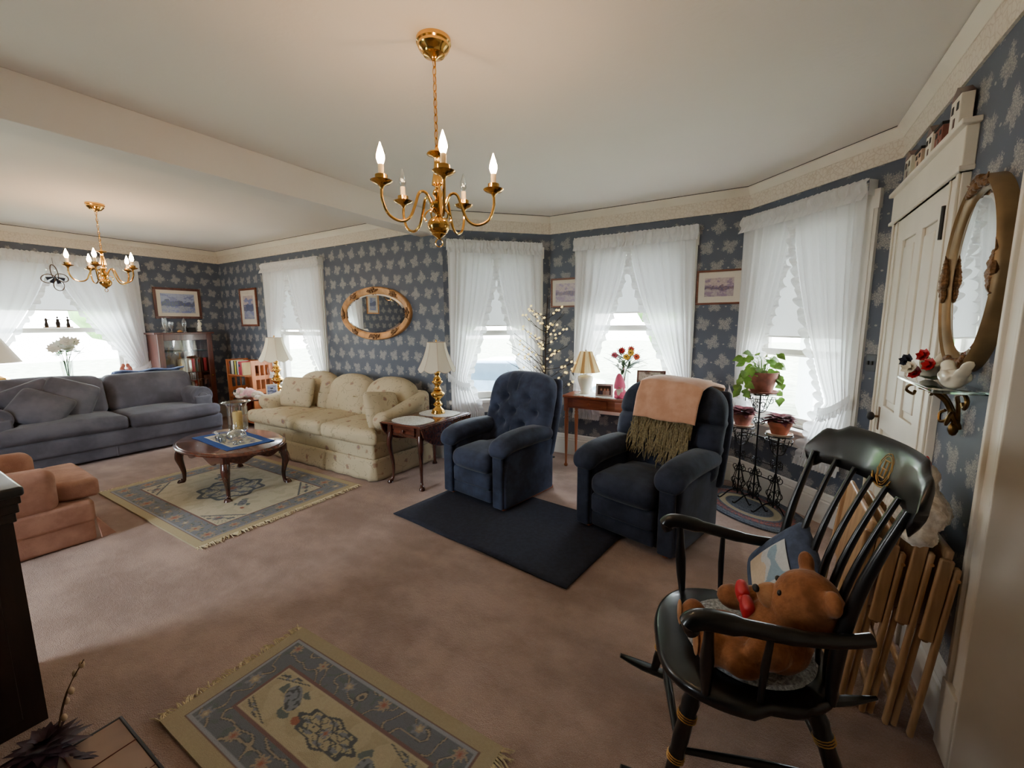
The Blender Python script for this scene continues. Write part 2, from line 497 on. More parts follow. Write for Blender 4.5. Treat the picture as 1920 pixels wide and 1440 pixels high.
def tag(o, label=None, cat=None, group=None, kind=None):
    if label: o['label'] = label
    if cat: o['category'] = cat
    if group: o['group'] = group
    if kind: o['kind'] = kind
    return o

def thing(name, label, cat, loc=(0, 0, 0), rz=0, group=None):
    o = bpy.data.objects.new(name, None); col.objects.link(o)
    o.location = loc; o.rotation_euler = (0, 0, R(rz)); o.empty_display_size = .1
    return tag(o, label, cat, group)

def struct(o): o['kind'] = 'structure'; return o

def copy_tree(o, loc=None, rz=None, label=None, scale=None):
    def cp(q, par):
        c = q.copy(); col.objects.link(c)
        if par is not None:
            c.parent = par; c.matrix_parent_inverse = q.matrix_parent_inverse.copy()
        for ch in list(q.children): cp(ch, c)
        return c
    c = cp(o, None)
    if loc is not None: c.location = loc
    if rz is not None: c.rotation_euler.z = R(rz)
    if label: c['label'] = label
    if scale: c.scale = scale
    return c

def blob(name, ells, mat, parent=None, vox=.008, smooth=6, m=None):
    """ellipsoids (centre, radii, optional rotation matrix) fused into one skin"""
    b = MB()
    for e in ells: b.ell(e[0], e[1], 16, m, e[2] if len(e) > 2 else None)
    o = b.build(name, mat, parent)
    k = o.modifiers.new('r', 'REMESH'); k.mode = 'VOXEL'; k.voxel_size = vox; k.use_smooth_shade = True
    k = o.modifiers.new('s', 'SMOOTH'); k.iterations = smooth; k.factor = .6
    return o

def painted(name, w, h, nx, ny, fn, mat, parent=None, thick=.01, zf=None):
    """flat w x h panel in xy, colour per face cell from fn(x, y)"""
    vs = [(-w / 2 + w * i / nx, -h / 2 + h * j / ny, 0) for j in range(ny + 1) for i in range(nx + 1)]
    if zf: vs = [(x, y, zf(x, y)) for x, y, z in vs]
    W_ = nx + 1
    fs = [(j * W_ + i, j * W_ + i + 1, (j + 1) * W_ + i + 1, (j + 1) * W_ + i) for j in range(ny) for i in range(nx)]
    me = bpy.data.meshes.new(name); me.from_pydata(vs, [], fs)
    ca = me.color_attributes.new('Col', 'FLOAT_COLOR', 'POINT')
    buf = []
    for x, y, z in vs: buf += list(fn(x, y))
    ca.data.foreach_set('color', buf)
    me.materials.append(mat)
    o = bpy.data.objects.new(name, me); col.objects.link(o)
    if parent is not None: o.parent = parent
    if thick:
        k = o.modifiers.new('s', 'SOLIDIFY'); k.thickness = thick; k.offset = -1
    return o

def arc(cx, cy, r, a0, a1, n=10, z=0):
    return [(cx + r * math.cos(R(a0 + (a1 - a0) * i / n)), cy + r * math.sin(R(a0 + (a1 - a0) * i / n)), z) for i in range(n + 1)]

def spl(pts, n=8):
    """catmull-rom through points"""
    P = [Vector(p) for p in pts]; P = [P[0] * 2 - P[1]] + P + [P[-1] * 2 - P[-2]]
    out = []
    for i in range(1, len(P) - 2):
        a, b, c, d = P[i - 1:i + 3]
        for k in range(n):
            t = k / n
            out.append(.5 * ((2 * b) + (c - a) * t + (2 * a - 5 * b + 4 * c - d) * t * t + (3 * b - a - 3 * c + d) * t ** 3))
    out.append(P[-2]); return out
# ------------------------------------------------------------ room constants
XA, YB, YD, XF, CEIL, YJ, YR, XR = -7.68, 3.57, 4.42, .65, 2.67, 1.80, -1.7, 1.5
PTS = [(XA, YR), (XA, YB), (-3.0, YB), (-2.15, YD), (-.2, YD), (XF, YB), (XF, YJ)]
WN = ['left', 'back', 'bay_left', 'bay_center', 'bay_right', 'right']

def frame_of(a, b):
    return math.degrees(math.atan2(b[1] - a[1], b[0] - a[0])), math.hypot(b[0] - a[0], b[1] - a[1])

def wall(name, a, b, openings, mat, z1=CEIL, t=.16, ext=(0, 0)):
    ang, L = frame_of(a, b)
    m = MB()
    s = -ext[0]
    for (s0, s1, za, zb) in sorted(openings):
        m.box(s, s0, 0, t, 0, z1)
        m.box(s0, s1, 0, t, 0, za); m.box(s0, s1, 0, t, zb, z1)
        s = s1
    m.box(s, L + ext[1], 0, t, 0, z1)
    o = m.build(name, mat, None, smooth=False)
    o.location = (a[0], a[1], 0); o.rotation_euler.z = R(ang)
    return struct(o)

OPEN = {  # wall index -> openings (s0, s1, z0, z1)
    0: [(2.66, 3.98, .66, 2.22)],
    1: [(1.50, 2.56, .66, 2.22)],
    2: [(.17, 1.00, .66, 2.22)],
    3: [(.43, 1.43, .66, 2.22)],
    4: [(.14, .98, .66, 2.22)],
    5: []}
for i, n in enumerate(WN):
    e0 = .16 if i in (0,) else (.0)
    wall('wall_' + n, PTS[i], PTS[i + 1], OPEN[i], 'wallpaper', ext=(0.0, .0 if i in (1, 4) else .06 if i == 3 else .16 if i == 0 else .0))
# rest of the house around the camera
wall('wall_doorway', (XF, YJ - .004), (XR, YJ - .004), [], 'cream')
wall('wall_hall', (XR, YJ), (XR, YR), [], 'cream')
wall('wall_front', (XR, YR), (XA, YR), [(4.9, 5.9, .8, 2.2)], 'wallpaper')  # unseen opening, added to let sky fill in from behind the camera
o = MB().box(XA - .2, XR + .2, YR - .2, YD + .2, -.08, 0).build('floor', 'carpet', None, False); struct(o)
o = MB().box(XA - .2, XR + .2, YR - .2, YD + .2, CEIL, CEIL + .1).build('ceiling', 'ceiling', None, False); struct(o)
o = MB().box(-3.30, -3.08, YR, YB, 2.44, CEIL).build('trim_1', 'ceiling', None, False, bev=.004); struct(o)

def norm_in(a, b):
    dx, dy = b[0] - a[0], b[1] - a[1]; l = math.hypot(dx, dy); return (dy / l, -dx / l)

def off_pt(i, d):
    """room corner i pushed inward by d"""
    p = PTS[i]
    if i == 0: n = norm_in(PTS[0], PTS[1]); return (p[0] + n[0] * d, p[1])
    if i == len(PTS) - 1: n = norm_in(PTS[-2], PTS[-1]); return (p[0] + n[0] * d, p[1])
    n1 = norm_in(PTS[i - 1], p); n2 = norm_in(p, PTS[i + 1])
    k = d / (1 + n1[0] * n2[0] + n1[1] * n2[1])
    return (p[0] + (n1[0] + n2[0]) * k, p[1] + (n1[1] + n2[1]) * k)

def strip(i, prof, a_trim=None, b_trim=None):
    """sweep profile [(d,z)] along wall i with mitred ends"""
    vs = []
    for e in (i, i + 1):
        for d, z in prof:
            x, y = off_pt(e, d)
            if e == i and a_trim is not None: x, y = a_trim(d)
            if e == i + 1 and b_trim is not None: x, y = b_trim(d)
            vs.append((x, y, z))
    n = len(prof)
    fs = [(k, (k + 1) % n, n + (k + 1) % n, n + k) for k in range(n)] + [tuple(range(n)), tuple(range(2 * n - 1, n - 1, -1))]
    return vs, fs

bprof = [(0.0, 2.485), (.012, 2.485), (.02, 2.60), (.0, 2.60)]
cprof = [(0.0, 2.60), (.024, 2.60), (.03, 2.613), (.036, 2.625), (.055, 2.65), (.06, 2.655), (.06, 2.663), (0, 2.663)]
shadowprof = [(.0, 2.663), (.056, 2.663), (.056, CEIL), (0, CEIL)]
base = [(0, 0), (.026, 0), (.026, .17), (.018, .178), (.022, .19), (.018, .20), (.012, .225), (.0, .235)]
tn = 2
for i, n in enumerate(WN):
    v, f = strip(i, bprof); o = MB().add(v, f).build('trim_%d' % tn, 'border', None, False); struct(o); tn += 1
    v, f = strip(i, cprof); o = MB().add(v, f).build('trim_%d' % tn, 'cream', None, True, 30); struct(o); tn += 1
    v, f = strip(i, shadowprof); o = MB().add(v, f).build('trim_%d' % tn, 'blackm', None, False); struct(o); tn += 1  # black strip stands in for the shade between crown and ceiling
    if i < 5:
        v, f = strip(i, base); o = MB().add(v, f).build('baseboard_' + n, 'white', None, True, 30); struct(o)
v, f = strip(5, base, a_trim=lambda d: (XF - d, 2.44))
o = MB().add(v, f).build('baseboard_right', 'white', None, True, 30); struct(o)
# the matt black strips above the crown are put in as its shadow line
# ------------------------------------------------------------ windows
def wframe(i, name):
    a, b = PTS[i], PTS[i + 1]; ang, L = frame_of(a, b)
    e = thing(name, None, None, (a[0], a[1], 0), ang)
    return e

def make_window(i, num, shade_z, rail_z=1.42):
    s0, s1, z0, z1 = OPEN[i][0]
    e = struct(wframe(i, 'window_%d' % num))
    c = MB()
    for a, b_ in ((s0 - .11, s0), (s1, s1 + .11)):
        c.box(a, b_, -.022, 0, z0 - .02, z1); c.box(a + .02, b_ - .02, -.03, -.022, z0 - .02, z1)
    c.box(s0 - .12, s1 + .12, -.03, 0, z1, z1 + .12)
    c.build('casing', 'white', e, False)
    MB().box(s0 - .14, s1 + .14, -.07, .03, z0 - .035, z0).build('sill', 'white', e, False, bev=.006)
    MB().box(s0 - .10, s1 + .10, -.02, 0, z0 - .15, z0 - .036).build('apron', 'white', e, False, bev=.004)
    j = MB(); 
    j.box(s0, s0 + .025, .0, .16, z0, z1).box(s1 - .025, s1, .0, .16, z0, z1).box(s0, s1, 0, .16, z1 - .02, z1).box(s0, s1, .03, .18, z0, z0 + .02)
    j.build('jamb', 'white', e, False)
    a, b_ = s0 + .025, s1 - .025
    def sash(y, za, zb, nm):
        q = MB(); w = .042
        q.box(a, a + w, y, y + .032, za, zb).box(b_ - w, b_, y, y + .032, za, zb)
        q.box(a + w, b_ - w, y, y + .032, za, za + w + .01).box(a + w, b_ - w, y, y + .032, zb - w, zb)
        k = q.build(nm, 'white', e, False)
        MB().box(a + w, b_ - w, y + .014, y + .018, za + w, zb - w).build('pane', 'glass', k, False)
    sash(.10, rail_z - .03, z1 - .02, 'upper_sash')
    sash(.055, z0 + .02, rail_z + .03, 'lower_sash')
    # storm frame outside gives the bright double line
    sh = MB().grid(2, 2, lambda u, v: (a + .004 + (b_ - a - .008) * u, .045, z1 - .03 - (z1 - .03 - shade_z) * v))
    k = sh.build('roller_shade', 'shade', e, False)
    MB().tube([(a + .01, .045, shade_z), (b_ - .01, .045, shade_z)], .007, 8).build('hem_bar', 'white', k)
    return e

make_window(0, 1, 1.70, 1.45)
make_window(1, 2, 1.44, 1.38)
make_window(2, 3, 1.48, 1.40)
make_window(3, 4, 1.61, 1.45)
make_window(4, 5, 1.38, 1.25)

# ------------------------------------------------------------ ruffled priscilla curtains
def curtain(i, s0, s1, label, zt=2.365, ztie=(.92, .92), zb=(.47, .47), smid=None, tiew=.11, loc='', folds=9, seed=1):
    rnd = random.Random(seed)
    e = wframe(i, 'ruffled_curtain'); tag(e, label, 'curtain', 'sheer white ruffled curtains')
    sm = smid if smid is not None else (s0 + s1) / 2
    Y0 = -.075
    for side in (0, 1):
        so = s0 if side == 0 else s1
        sg = 1 if side == 0 else -1
        half = abs(sm - so) + .01
        zt_, zb_ = ztie[side], zb[side]
        ph = [rnd.uniform(-.6, .6) for _ in range(40)]
        def inner(z):
            if z >= zt_:
                t = (zt - z) / (zt - zt_); return half - (half - tiew) * (t ** 1.45)
            t = (zt_ - z) / (zt_ - zb_ + 1e-6); return tiew + .15 * t ** .8
        nz, nu = 50, 70
        def P(u, v):
            z = zt - (zt - zb_) * v
            w = inner(z)
            u2 = u + .02 * math.sin(u * 17 + ph[0])
            s = so + sg * w * u2
            comp = min(1, w / half)
            top = min(1, (zt - z) / .12)
            amp = .012 * (.5 + .5 * top) * (.55 + .45 * comp)
            fold = math.sin(2 * pi * folds * u + ph[1] + .6 * math.sin(5 * u + v * 1.5)) + .4 * math.sin(2 * pi * folds * 1.7 * u + ph[2])
            near = math.exp(-((z - zt_) / .16) ** 2)
            y = Y0 + amp * fold * (1 - .3 * near) + .015 * near - .015 * (1 if z < zt_ else 0) * math.sin(pi * min(1, (zt_ - z) / max(.01, zt_ - zb_)))
            sag = 0
            return (s, y, z)
        MB().grid(nu, nz, P).build('panel', 'sheer', e, True, 180)
        # ruffle down the inner edge
        def RF(u, v):
            t = v; z = zt - .1 - (zt - .1 - zb_) * t
            w = inner(z); wob = math.sin(t * 150 + ph[3]) + .6 * math.sin(t * 83 + ph[4])
            wd = .05 + .012 * math.sin(t * 97 + ph[5])
            s = so + sg * (w - .004 + wd * u)
            y = Y0 - .008 - .018 * wob * u - .004 * math.sin(t * 300)
            return (s, y, z + .012 * u * math.cos(t * 150))
        MB().grid(4, 230, RF).build('ruffle', 'ruffle', e, True, 180)
        # hem ruffle
        def HF(u, v):
            w = inner(zb_) + .04
            s = so + sg * w * u; t = u
            return (s, Y0 - .006 - .016 * math.sin(t * 90 + ph[6]) * v - .01 * v, zb_ + .02 - .06 * v)
        MB().grid(90, 4, HF).build('hem_ruffle', 'ruffle', e, True, 180)
        # tie band sweeping to the wall
        xo, xi = so - sg * .035, so + sg * (tiew + .035)
        def TB(u, v):
            s = xo + (xi - xo) * u
            z = zt_ + .09 - .13 * u - .035 * math.sin(pi * u)
            return (s, Y0 - .012 - .03 * math.sin(pi * u), z - .05 * v)
        k = MB().grid(16, 2, TB).build('tieback', 'ruffle', e, True, 180)
        def TR(u, v):
            s = xo + (xi - xo) * u
            z = zt_ + .09 - .13 * u - .035 * math.sin(pi * u)
            return (s, Y0 - .016 - .03 * math.sin(pi * u) - .016 * v * math.sin(u * 60), z - .05 - (.045 + .01 * math.sin(u * 45)) * v)
        MB().grid(60, 3, TR).build('tieback_ruffle', 'ruffle', k, True, 180)
    # gathered heading over the rod
    def HD(u, v):
        q_ = noise.noise(Vector((u * (s1 - s0) * 22, v * 1.5, seed))) * 5
        s = s0 - .012 + (s1 - s0 + .024) * u
        g = math.sin(u * (s1 - s0) * 150 + q_) + .5 * noise.noise(Vector((u * (s1 - s0) * 60, v * 3, seed + 5)))
        prof = [(.028, -.0), (.012, -.006), (-.0, -.02), (-.03, -.022), (-.055, -.01), (-.075, -.022), (-.112, -.045)]
        k = v * (len(prof) - 1); a = int(min(k, len(prof) - 2)); f = k - a
        dz = prof[a][0] * (1 - f) + prof[a + 1][0] * f; dy = prof[a][1] * (1 - f) + prof[a + 1][1] * f
        jag = .005 * g if v < .1 or v > .9 else 0
        return (s, Y0 + dy - .006 + .007 * g * (1 + (v > .8)), zt + dz + jag)
    h = MB().grid(int((s1 - s0) * 260), 12, HD).build('heading', 'ruffle', e, True, 180)
    # returns from the rod to the wall
    for so in (s0 - .01, s1 + .01):
        MB().grid(3, 3, lambda u, v: (so, Y0 * (1 - u) - .008, zt + .02 - .1 * v)).build('rod_return', 'ruffle', e, True, 180)
    MB().tube([(s0, Y0 - .004, zt - .015), (s1, Y0 - .004, zt - .015)], .006, 6).build('rod', 'white', e)
    return e

curtain(0, 2.45, 4.20, 'wide white sheer curtain on the far left window behind the blue-grey sofa', smid=3.34, zb=(.5, .5), ztie=(.9, .95), tiew=.16, folds=8, seed=2)
curtain(1, 1.375, 2.675, 'white sheer curtain on the window behind the brass lamp at left of the oval mirror', zt=2.35, smid=1.98, ztie=(.85, .85), zb=(.5, .5), folds=7, seed=3)
curtain(2, .05, 1.07, 'white sheer curtain on the narrow bay window right of the brass lamp', zt=2.35, smid=.56, ztie=(.90, .85), zb=(.52, .5), tiew=.17, folds=8, seed=4)
curtain(3, .33, 1.535, 'white sheer curtain on the middle bay window above the wooden desk', zt=2.37, smid=.91, ztie=(.9, .9), zb=(.49, .45), tiew=.13, folds=8, seed=5)
curtain(4, .02, 1.055, 'white sheer curtain on the bay window behind the plant stand', zt=2.38, smid=.53, ztie=(.85, .92), zb=(.5, .45), tiew=.15, folds=8, seed=6)

# ------------------------------------------------------------ white door, casings (wall right: s = YB - y)
d = struct(wframe(5, 'door_1'))
ds = lambda y: YB - y
def door_box(m, ya, yb, x0, x1, z0, z1): return m.box(ds(ya), ds(yb), x0, x1, z0, z1)
m = MB(); door_box(m, 3.38, 2.58, -.012, 0, .01, 2.08)
slab = m.build('slab', 'cream', d, False)
m = MB()
for a, b_ in ((3.38, 3.27), (3.02, 2.91), (2.69, 2.58)): door_box(m, a, b_, -.026, -.012, .01, 2.08)
for z0, z1 in ((.01, .2), (.86, 1.0), (1.95, 2.08)): door_box(m, 3.38, 2.58, -.0262, -.012, z0, z1)
m.build('stile', 'cream', d, False, bev=.004)
m = MB()
for a, b_ in ((3.25, 3.04), (2.89, 2.71)):
    for z0, z1 in ((.24, .82), (1.04, 1.91)):
        m.rbox(ds(a) + .012, ds(b_) - .012, -.024, -.011, z0, z1, .006, 2)
m.build('panel', 'cream', d)
m = MB().tube([(ds(3.335), -.026, .92), (ds(3.335), -.05, .92)], .007, 8)
k = m.build('door_handle', 'giltdark', d)
m = MB(); m.ell((ds(3.335), -.066, .92), (.027, .02, .027)); m.build('knob', 'blackm', k)
MB().box(ds(3.35), ds(3.32), -.03, -.026, .84, .98).build('lock_plate', 'giltdark', k, False)
for z in (1.86, .4):
    m = MB().box(ds(2.60), ds(2.565), -.034, -.026, z, z + .11)
    m.tube([(ds(2.58), -.038, z - .012), (ds(2.58), -.038, z + .122)], [.004, .007, ][0:1] * 1 + [.007], 6) if False else m.tube([(ds(2.58), -.036, z - .015), (ds(2.58), -.036, z + .125)], .008, 8)
    m.build('hinge', 'blackm', d)
t = struct(wframe(5, 'trim_30'))
m = MB(); door_box(m, 3.52, 3.38, -.028, 0, 0, 2.08); door_box(m, 3.505, 3.48, -.038, -.028, 0, 2.08); door_box(m, 3.41, 3.395, -.034, -.028, 0, 2.08)
m.build('casing_left', 'cream', t, False, bev=.003)
m = MB(); door_box(m, 2.58, 2.44, -.028, 0, 0, 2.08); door_box(m, 2.475, 2.45, -.038, -.028, 0, 2.08); door_box(m, 2.565, 2.55, -.034, -.028, 0, 2.08)
m.build('casing_right', 'cream', t, False, bev=.003)
m = MB(); door_box(m, 3.54, 2.42, -.04, 0, 2.08, 2.25); door_box(m, 3.56, 2.40, -.06, 0, 2.25, 2.272); door_box(m, 3.55, 2.41, -.05, 0, 2.08, 2.10)
m.build('head_board', 'cream', t, False, bev=.004)
# doorway casing beside the camera
t = struct(wframe(5, 'trim_31'))
m = MB(); door_box(m, 1.90, YJ, -.024, 0, .26, CEIL - .19); door_box(m, 1.905, 1.885, -.036, 0, .26, CEIL - .19); door_box(m, 1.83, 1.803, -.032, 0, .26, CEIL - .19); door_box(m, 1.8005, 1.785, -.034, .16, 0, CEIL - .19)
m.build('casing', 'cream', t, False, bev=.003)
m = MB(); door_box(m, 1.915, YJ - .005, -.04, 0, 0, .26); m.build('plinth', 'cream', t, False, bev=.004)
MB().box(ds(3.62), ds(3.65), 0, .001, 1, 1.01)
# light switch on the bay right wall
e = wframe(4, 'light_switch'); tag(e, 'small bronze light switch plate on the wallpaper beside the white door', 'switch')
MB().rbox(1.105, 1.175, -.008, 0, 1.17, 1.285, .004, 2).build('plate', 'switch', e)
for s in (1.128, 1.152): MB().box(s - .004, s + .004, -.018, -.008, 1.215, 1.24).build('toggle', 'blackm', e, False)
# floor register and outlet not visible: skipped

# ------------------------------------------------------------ outdoors
GZ = -.75
o = MB().box(-40, 30, -30, 60, GZ - .1, GZ).build('lawn', 'grass', None, False); tag(o, 'sunlit green lawn outside the windows', 'lawn'); o['kind'] = 'structure'
o = MB().box(-14, 8, 7.5, 12, GZ, GZ + .02).build('driveway', 'asphalt', None, False); tag(o, 'pale driveway beyond the bay windows', 'driveway'); o['kind'] = 'structure'

def tree(x, y, h, r, label, seed):
    rn = random.Random(seed)
    e = thing('leafy_tree', label, 'tree', (x, y, GZ), 0, 'trees outside the windows')
    MB().tube([(0, 0, 0), (.05, 0, h * .3), (0, .05, h * .6)], [.16, .12, .07], 8).build('trunk', 'bark', e)
    b = MB()
    for k in range(14):
        a = rn.uniform(0, 2 * pi); q = rn.uniform(0, r * .7); zz = h * rn.uniform(.38, .95)
        b.ell((q * math.cos(a), q * math.sin(a), zz), (r * rn.uniform(.3, .5),) * 3, 10)
    o = b.build('foliage', 'foliage', e)
    k = o.modifiers.new('d', 'DISPLACE'); tx = bpy.data.textures.new('lf', 'CLOUDS'); tx.noise_scale = .25; k.texture = tx; k.strength = .35
for a in ((-19, -1.5, 5.6, 2.4, 'green tree beyond the driveway seen through the far left window', 1), (-19, 7, 5.0, 2.6, 'leafy tree at the yard edge left of the sofa window', 2),
          (-6.6, 14, 4.6, 2.3, 'round green tree across the driveway seen through the narrow bay window', 3), (-2.6, 15, 4.2, 2.2, 'green tree far behind the flowers in the middle bay window', 4),
          (-10.5, 12, 4.8, 2.3, 'pale tree seen past the left lamp window', 5)): tree(*a)

def car(x, y, rz, label):
    e = thing('parked_car', label, 'car', (x, y, GZ + .02), rz, 'cars parked outside')
    body = [(-2.2, .35), (-2.15, .75), (-1.35, .9), (-.75, 1.38), (.65, 1.42), (1.35, .98), (2.1, .85), (2.22, .4)]
    b = MB(); n = len(body)
    vs = []
    for yy, sx in ((-.85, 1), (.85, 1)): vs += [(px, yy * (.82 if pz > 1.2 else 1), pz) for px, pz in body]
    b.add(vs, [tuple(range(n)), tuple(range(2 * n - 1, n - 1, -1))] + [(k, n + k, n + (k + 1) % n, (k + 1) % n) for k in range(n)])
    b.build('body', 'carpaint', e, True, 30, bev=.05)
    for s in (-1, 1):
        g = MB().add([(-1.15, s * .86, .95), (-.7, s * .74, 1.32), (.6, s * .74, 1.34), (1.1, s * .86, .98)], [(0, 1, 2, 3)])
        g.build('side_window', 'carglass', e, False, solid=.01)
        for px in (-1.35, 1.4):
            MB().lathe([(.05, 0), (.32, .01), (.33, .1), (.3, .2), (.05, .2)], 20, T(px, s * .82 + (.1 if s < 0 else -.1) - .1, .32) @ RX(-90)).build('wheel', 'tyre', e)
    MB().add([(1.12, -.72, 1.05), (.7, -.66, 1.36), (.7, .66, 1.36), (1.12, .72, 1.05)], [(0, 1, 2, 3)]).build('windscreen', 'carglass', e, False, solid=.04)
car(-5.3, 8.9, 8, 'blue grey car parked outside the narrow bay window')
car(-11.2, .9, 95, 'blue grey car parked outside the far left window')

e = thing('neighbour_house', 'white clapboard house with green shutters beyond the plant stand window', 'house', (3.4, 9.0, GZ))
b = MB()
b.box(-2.6, 3, 0, 5, 0, 5.5)
for k in range(34): b.box(-2.63, 3.03, -.02 - .0, 0, k * .16, k * .16 + .13)
b.build('clapboard_wall', 'siding', e, False)
for xx in (-1.9, .4):
    w = MB().box(xx, xx + .9, -.06, -.02, 1.5, 3.0); k = w.build('window_frame', 'white', e, False)
    MB().box(xx + .07, xx + .83, -.08, -.06, 1.57, 2.93).build('pane', 'carglass', k, False)
    for q in (xx - .4, xx + .92): MB().box(q, q + .36, -.07, -.02, 1.45, 3.05).build('shutter', 'shutter', e, False)
MB().add([(-3, -.4, 5.4), (3.4, -.4, 5.4), (3.4, 2.5, 7.6), (-3, 2.5, 7.6), (3.4, 5.4, 5.4), (-3, 5.4, 5.4)], [(0, 1, 2, 3), (3, 2, 4, 5)]).build('roof', 'asphalt', e, False, solid=.1)

# ------------------------------------------------------------ camera
F_, PIT, ROL, YAW, CZ = 790.0, 8.0, -.3, 31.05, 1.49
def dirv(u, v, w):
    r = R(ROL); u, v = u * math.cos(r) - v * math.sin(r), u * math.sin(r) + v * math.cos(r)
    p = R(PIT); a, b_, c = u, w * math.cos(p) + v * math.sin(p), -w * math.sin(p) + v * math.cos(p)
    y = R(YAW); return Vector((a * math.cos(y) - b_ * math.sin(y), a * math.sin(y) + b_ * math.cos(y), c))
cam = bpy.data.cameras.new('camera'); co = bpy.data.objects.new('camera', cam); col.objects.link(co)
X_, Y_, Z_ = dirv(1, 0, 0), dirv(0, 1, 0), -dirv(0, 0, 1)
mt = Matrix((X_, Y_, Z_)).transposed().to_4x4(); mt.translation = (0, 0, CZ)
co.matrix_world = mt
cam.sensor_width = 36; cam.sensor_fit = 'HORIZONTAL'; cam.lens = F_ / 1920 * 36; cam.clip_start = .05; cam.clip_end = 200
scn.camera = co

# ------------------------------------------------------------ light
w = bpy.data.worlds.new('daylight'); scn.world = w; w.use_nodes = True
nt = w.node_tree; bg = nt.nodes['Background']
g = nt.nodes.new('ShaderNodeTexCoord'); sp = nt.nodes.new('ShaderNodeSeparateXYZ'); nt.links.new(g.outputs['Generated'], sp.inputs[0])
zz = N(nt, sp.outputs[2])
nt.links.new(mix(nt, step(zz, -.1, .5), (.95, .97, .95, 1), (.80, .90, 1.0, 1)), bg.inputs[0])
bg.inputs[1].default_value = SKY = 23
for i in range(5):
    s0, s1, z0, z1 = OPEN[i][0]; a, b_ = PTS[i], PTS[i + 1]; ang, L = frame_of(a, b_)
    l = bpy.data.lights.new('window_portal', 'AREA'); l.shape = 'RECTANGLE'; l.size = s1 - s0; l.size_y = z1 - z0
    l.cycles.is_portal = True
    o = bpy.data.objects.new('window_portal', l); col.objects.link(o)
    s = (s0 + s1) / 2; ca, sa = math.cos(R(ang)), math.sin(R(ang))
    o.location = (a[0] + s * ca - .2 * sa, a[1] + s * sa + .2 * ca, (z0 + z1) / 2)
    n = Vector((sa, -ca, 0)); o.rotation_euler = n.to_track_quat('-Z', 'Z').to_euler()
for xs in (XR - 5.4,):  # portal for the added fill opening in the front wall
    l = bpy.data.lights.new('window_portal', 'AREA'); l.shape = 'RECTANGLE'; l.size = 1.0; l.size_y = 1.4; l.cycles.is_portal = True
    o = bpy.data.objects.new('window_portal', l); col.objects.link(o); o.location = (xs, YR - .2, 1.4)
    o.rotation_euler = Vector((0, 1, 0)).to_track_quat('-Z', 'Z').to_euler()

scn.view_settings.view_transform = 'AgX'
scn.view_settings.look = 'None'
scn.view_settings.exposure = 0.48

sun = bpy.data.lights.new('sun', 'SUN'); sun.energy = 14; sun.angle = .01; sun.color = (1, .96, .88)
o = bpy.data.objects.new('sun', sun); col.objects.link(o); o.rotation_euler = Vector((-.45, .55, -.75)).to_track_quat('-Z', 'Y').to_euler()
# ============================================================ seating
def pillow(name, label, cat, w, h, t, mat, loc, rot, group=None):
    def fn(x, y, z):
        return (x, y, z)
    b = MB()
    def P(sgn):
        def f(u, v):
            x = (u - .5) * 2; z = (v - .5) * 2
            k = (max(0, 1 - x * x) * max(0, 1 - z * z)) ** .45
            px = x * w / 2 * (1 - .03 * (1 - z * z) - .09 * z ** 6); pz = z * h / 2 * (1 - .03 * (1 - x * x) - .09 * x ** 6)
            return (px, sgn * t / 2 * k, pz)
        return f
    b.grid(18, 18, P(1)); b.grid(18, 18, P(-1))
    o = b.build(name, mat, None, True, 120)
    o.location = loc; o.rotation_euler = tuple(R(a) for a in rot)
    tag(o, label, cat, group)
    return o

# --- blue grey sofa along the left wall (faces +x)
s = thing('velvet_sofa', 'long blue-grey velvet sofa under the far left window', 'sofa', (-6.22, 0, 0), 0)
b = MB(); b.rbox(-.98, -.03, .72, 2.76, .03, .17, .02, 2); b.build('skirt', 'grey', s)
b = MB(); b.rbox(-.98, .0, .72, 2.765, .15, .34, .035, 3, (.01, 0, 0)); b.build('base', 'grey', s)
MB().box(-.028, -.022, 1.66, 1.668, .03, .17).build('skirt_pleat', 'grey', s, False)
for y0, y1 in ((.96, 1.795), (1.80, 2.56)):
    r_ = y1 > 2
    def fn(x, y, z, r_=r_):
        if x > -.17:
            k = (x + .17) / .19
            if r_ and y > 2.3: y += (y - 2.3) / .26 * .19 * min(1, k * 1.6)
            if not r_ and y < 1.2: y -= (1.2 - y) / .24 * .19 * min(1, k * 1.6)
        return (x, y, z - .015 * (1 - math.cos((y - 1.2) * 3)))
    MB().rbox(-.72, .02, y0, y1, .34, .50, .055, 4, (.03, 0, .04), fn=fn, seg=10).build('seat_cushion', 'grey', s)
for y0, y1 in ((.86, 1.79), (1.795, 2.70)):
    def fn(x, y, z):
        return (x - (z - .45) * .32, y, z + .02 * math.sin((y - .3) * 2.2))
    MB().rbox(-.74, -.50, y0, y1, .46, .90, .085, 4, (.05, 0, .02), fn=fn, seg=8).build('back_cushion', 'grey', s)
MB().rbox(-1.0, -.80, .76, 2.72, .15, .86, .06, 3).build('back_frame', 'grey', s)
for y0 in (.72, 2.50):
    b = MB(); b.rbox(-.95, -.17, y0 + .02, y0 + .24, .15, .56, .04, 3)
    b.tube([(-.95, y0 + .13, .57), (-.2, y0 + .13, .57)], .118, 22)
    a = b.build('arm', 'grey', s, True, 50)
    c = MB(); c.lathe([(.0, 0), (.085, 0), (.105, .006), (.118, .0), (.122, -.02), (.118, -.06)], 26, T(-.185, y0 + .13, .575) @ RY(90), cap=False)
    c.lathe([(.0, .012), (.05, .012), (.056, .004), (.06, -.01)], 20, T(-.185, y0 + .13, .565) @ RY(90), cap=False)
    c.rbox(-.22, -.165, y0 + .03, y0 + .23, .35, .58, .02, 2)
    c.build('arm_front', 'grey', a)
G = 'velvet throw pillows on the blue-grey sofa'
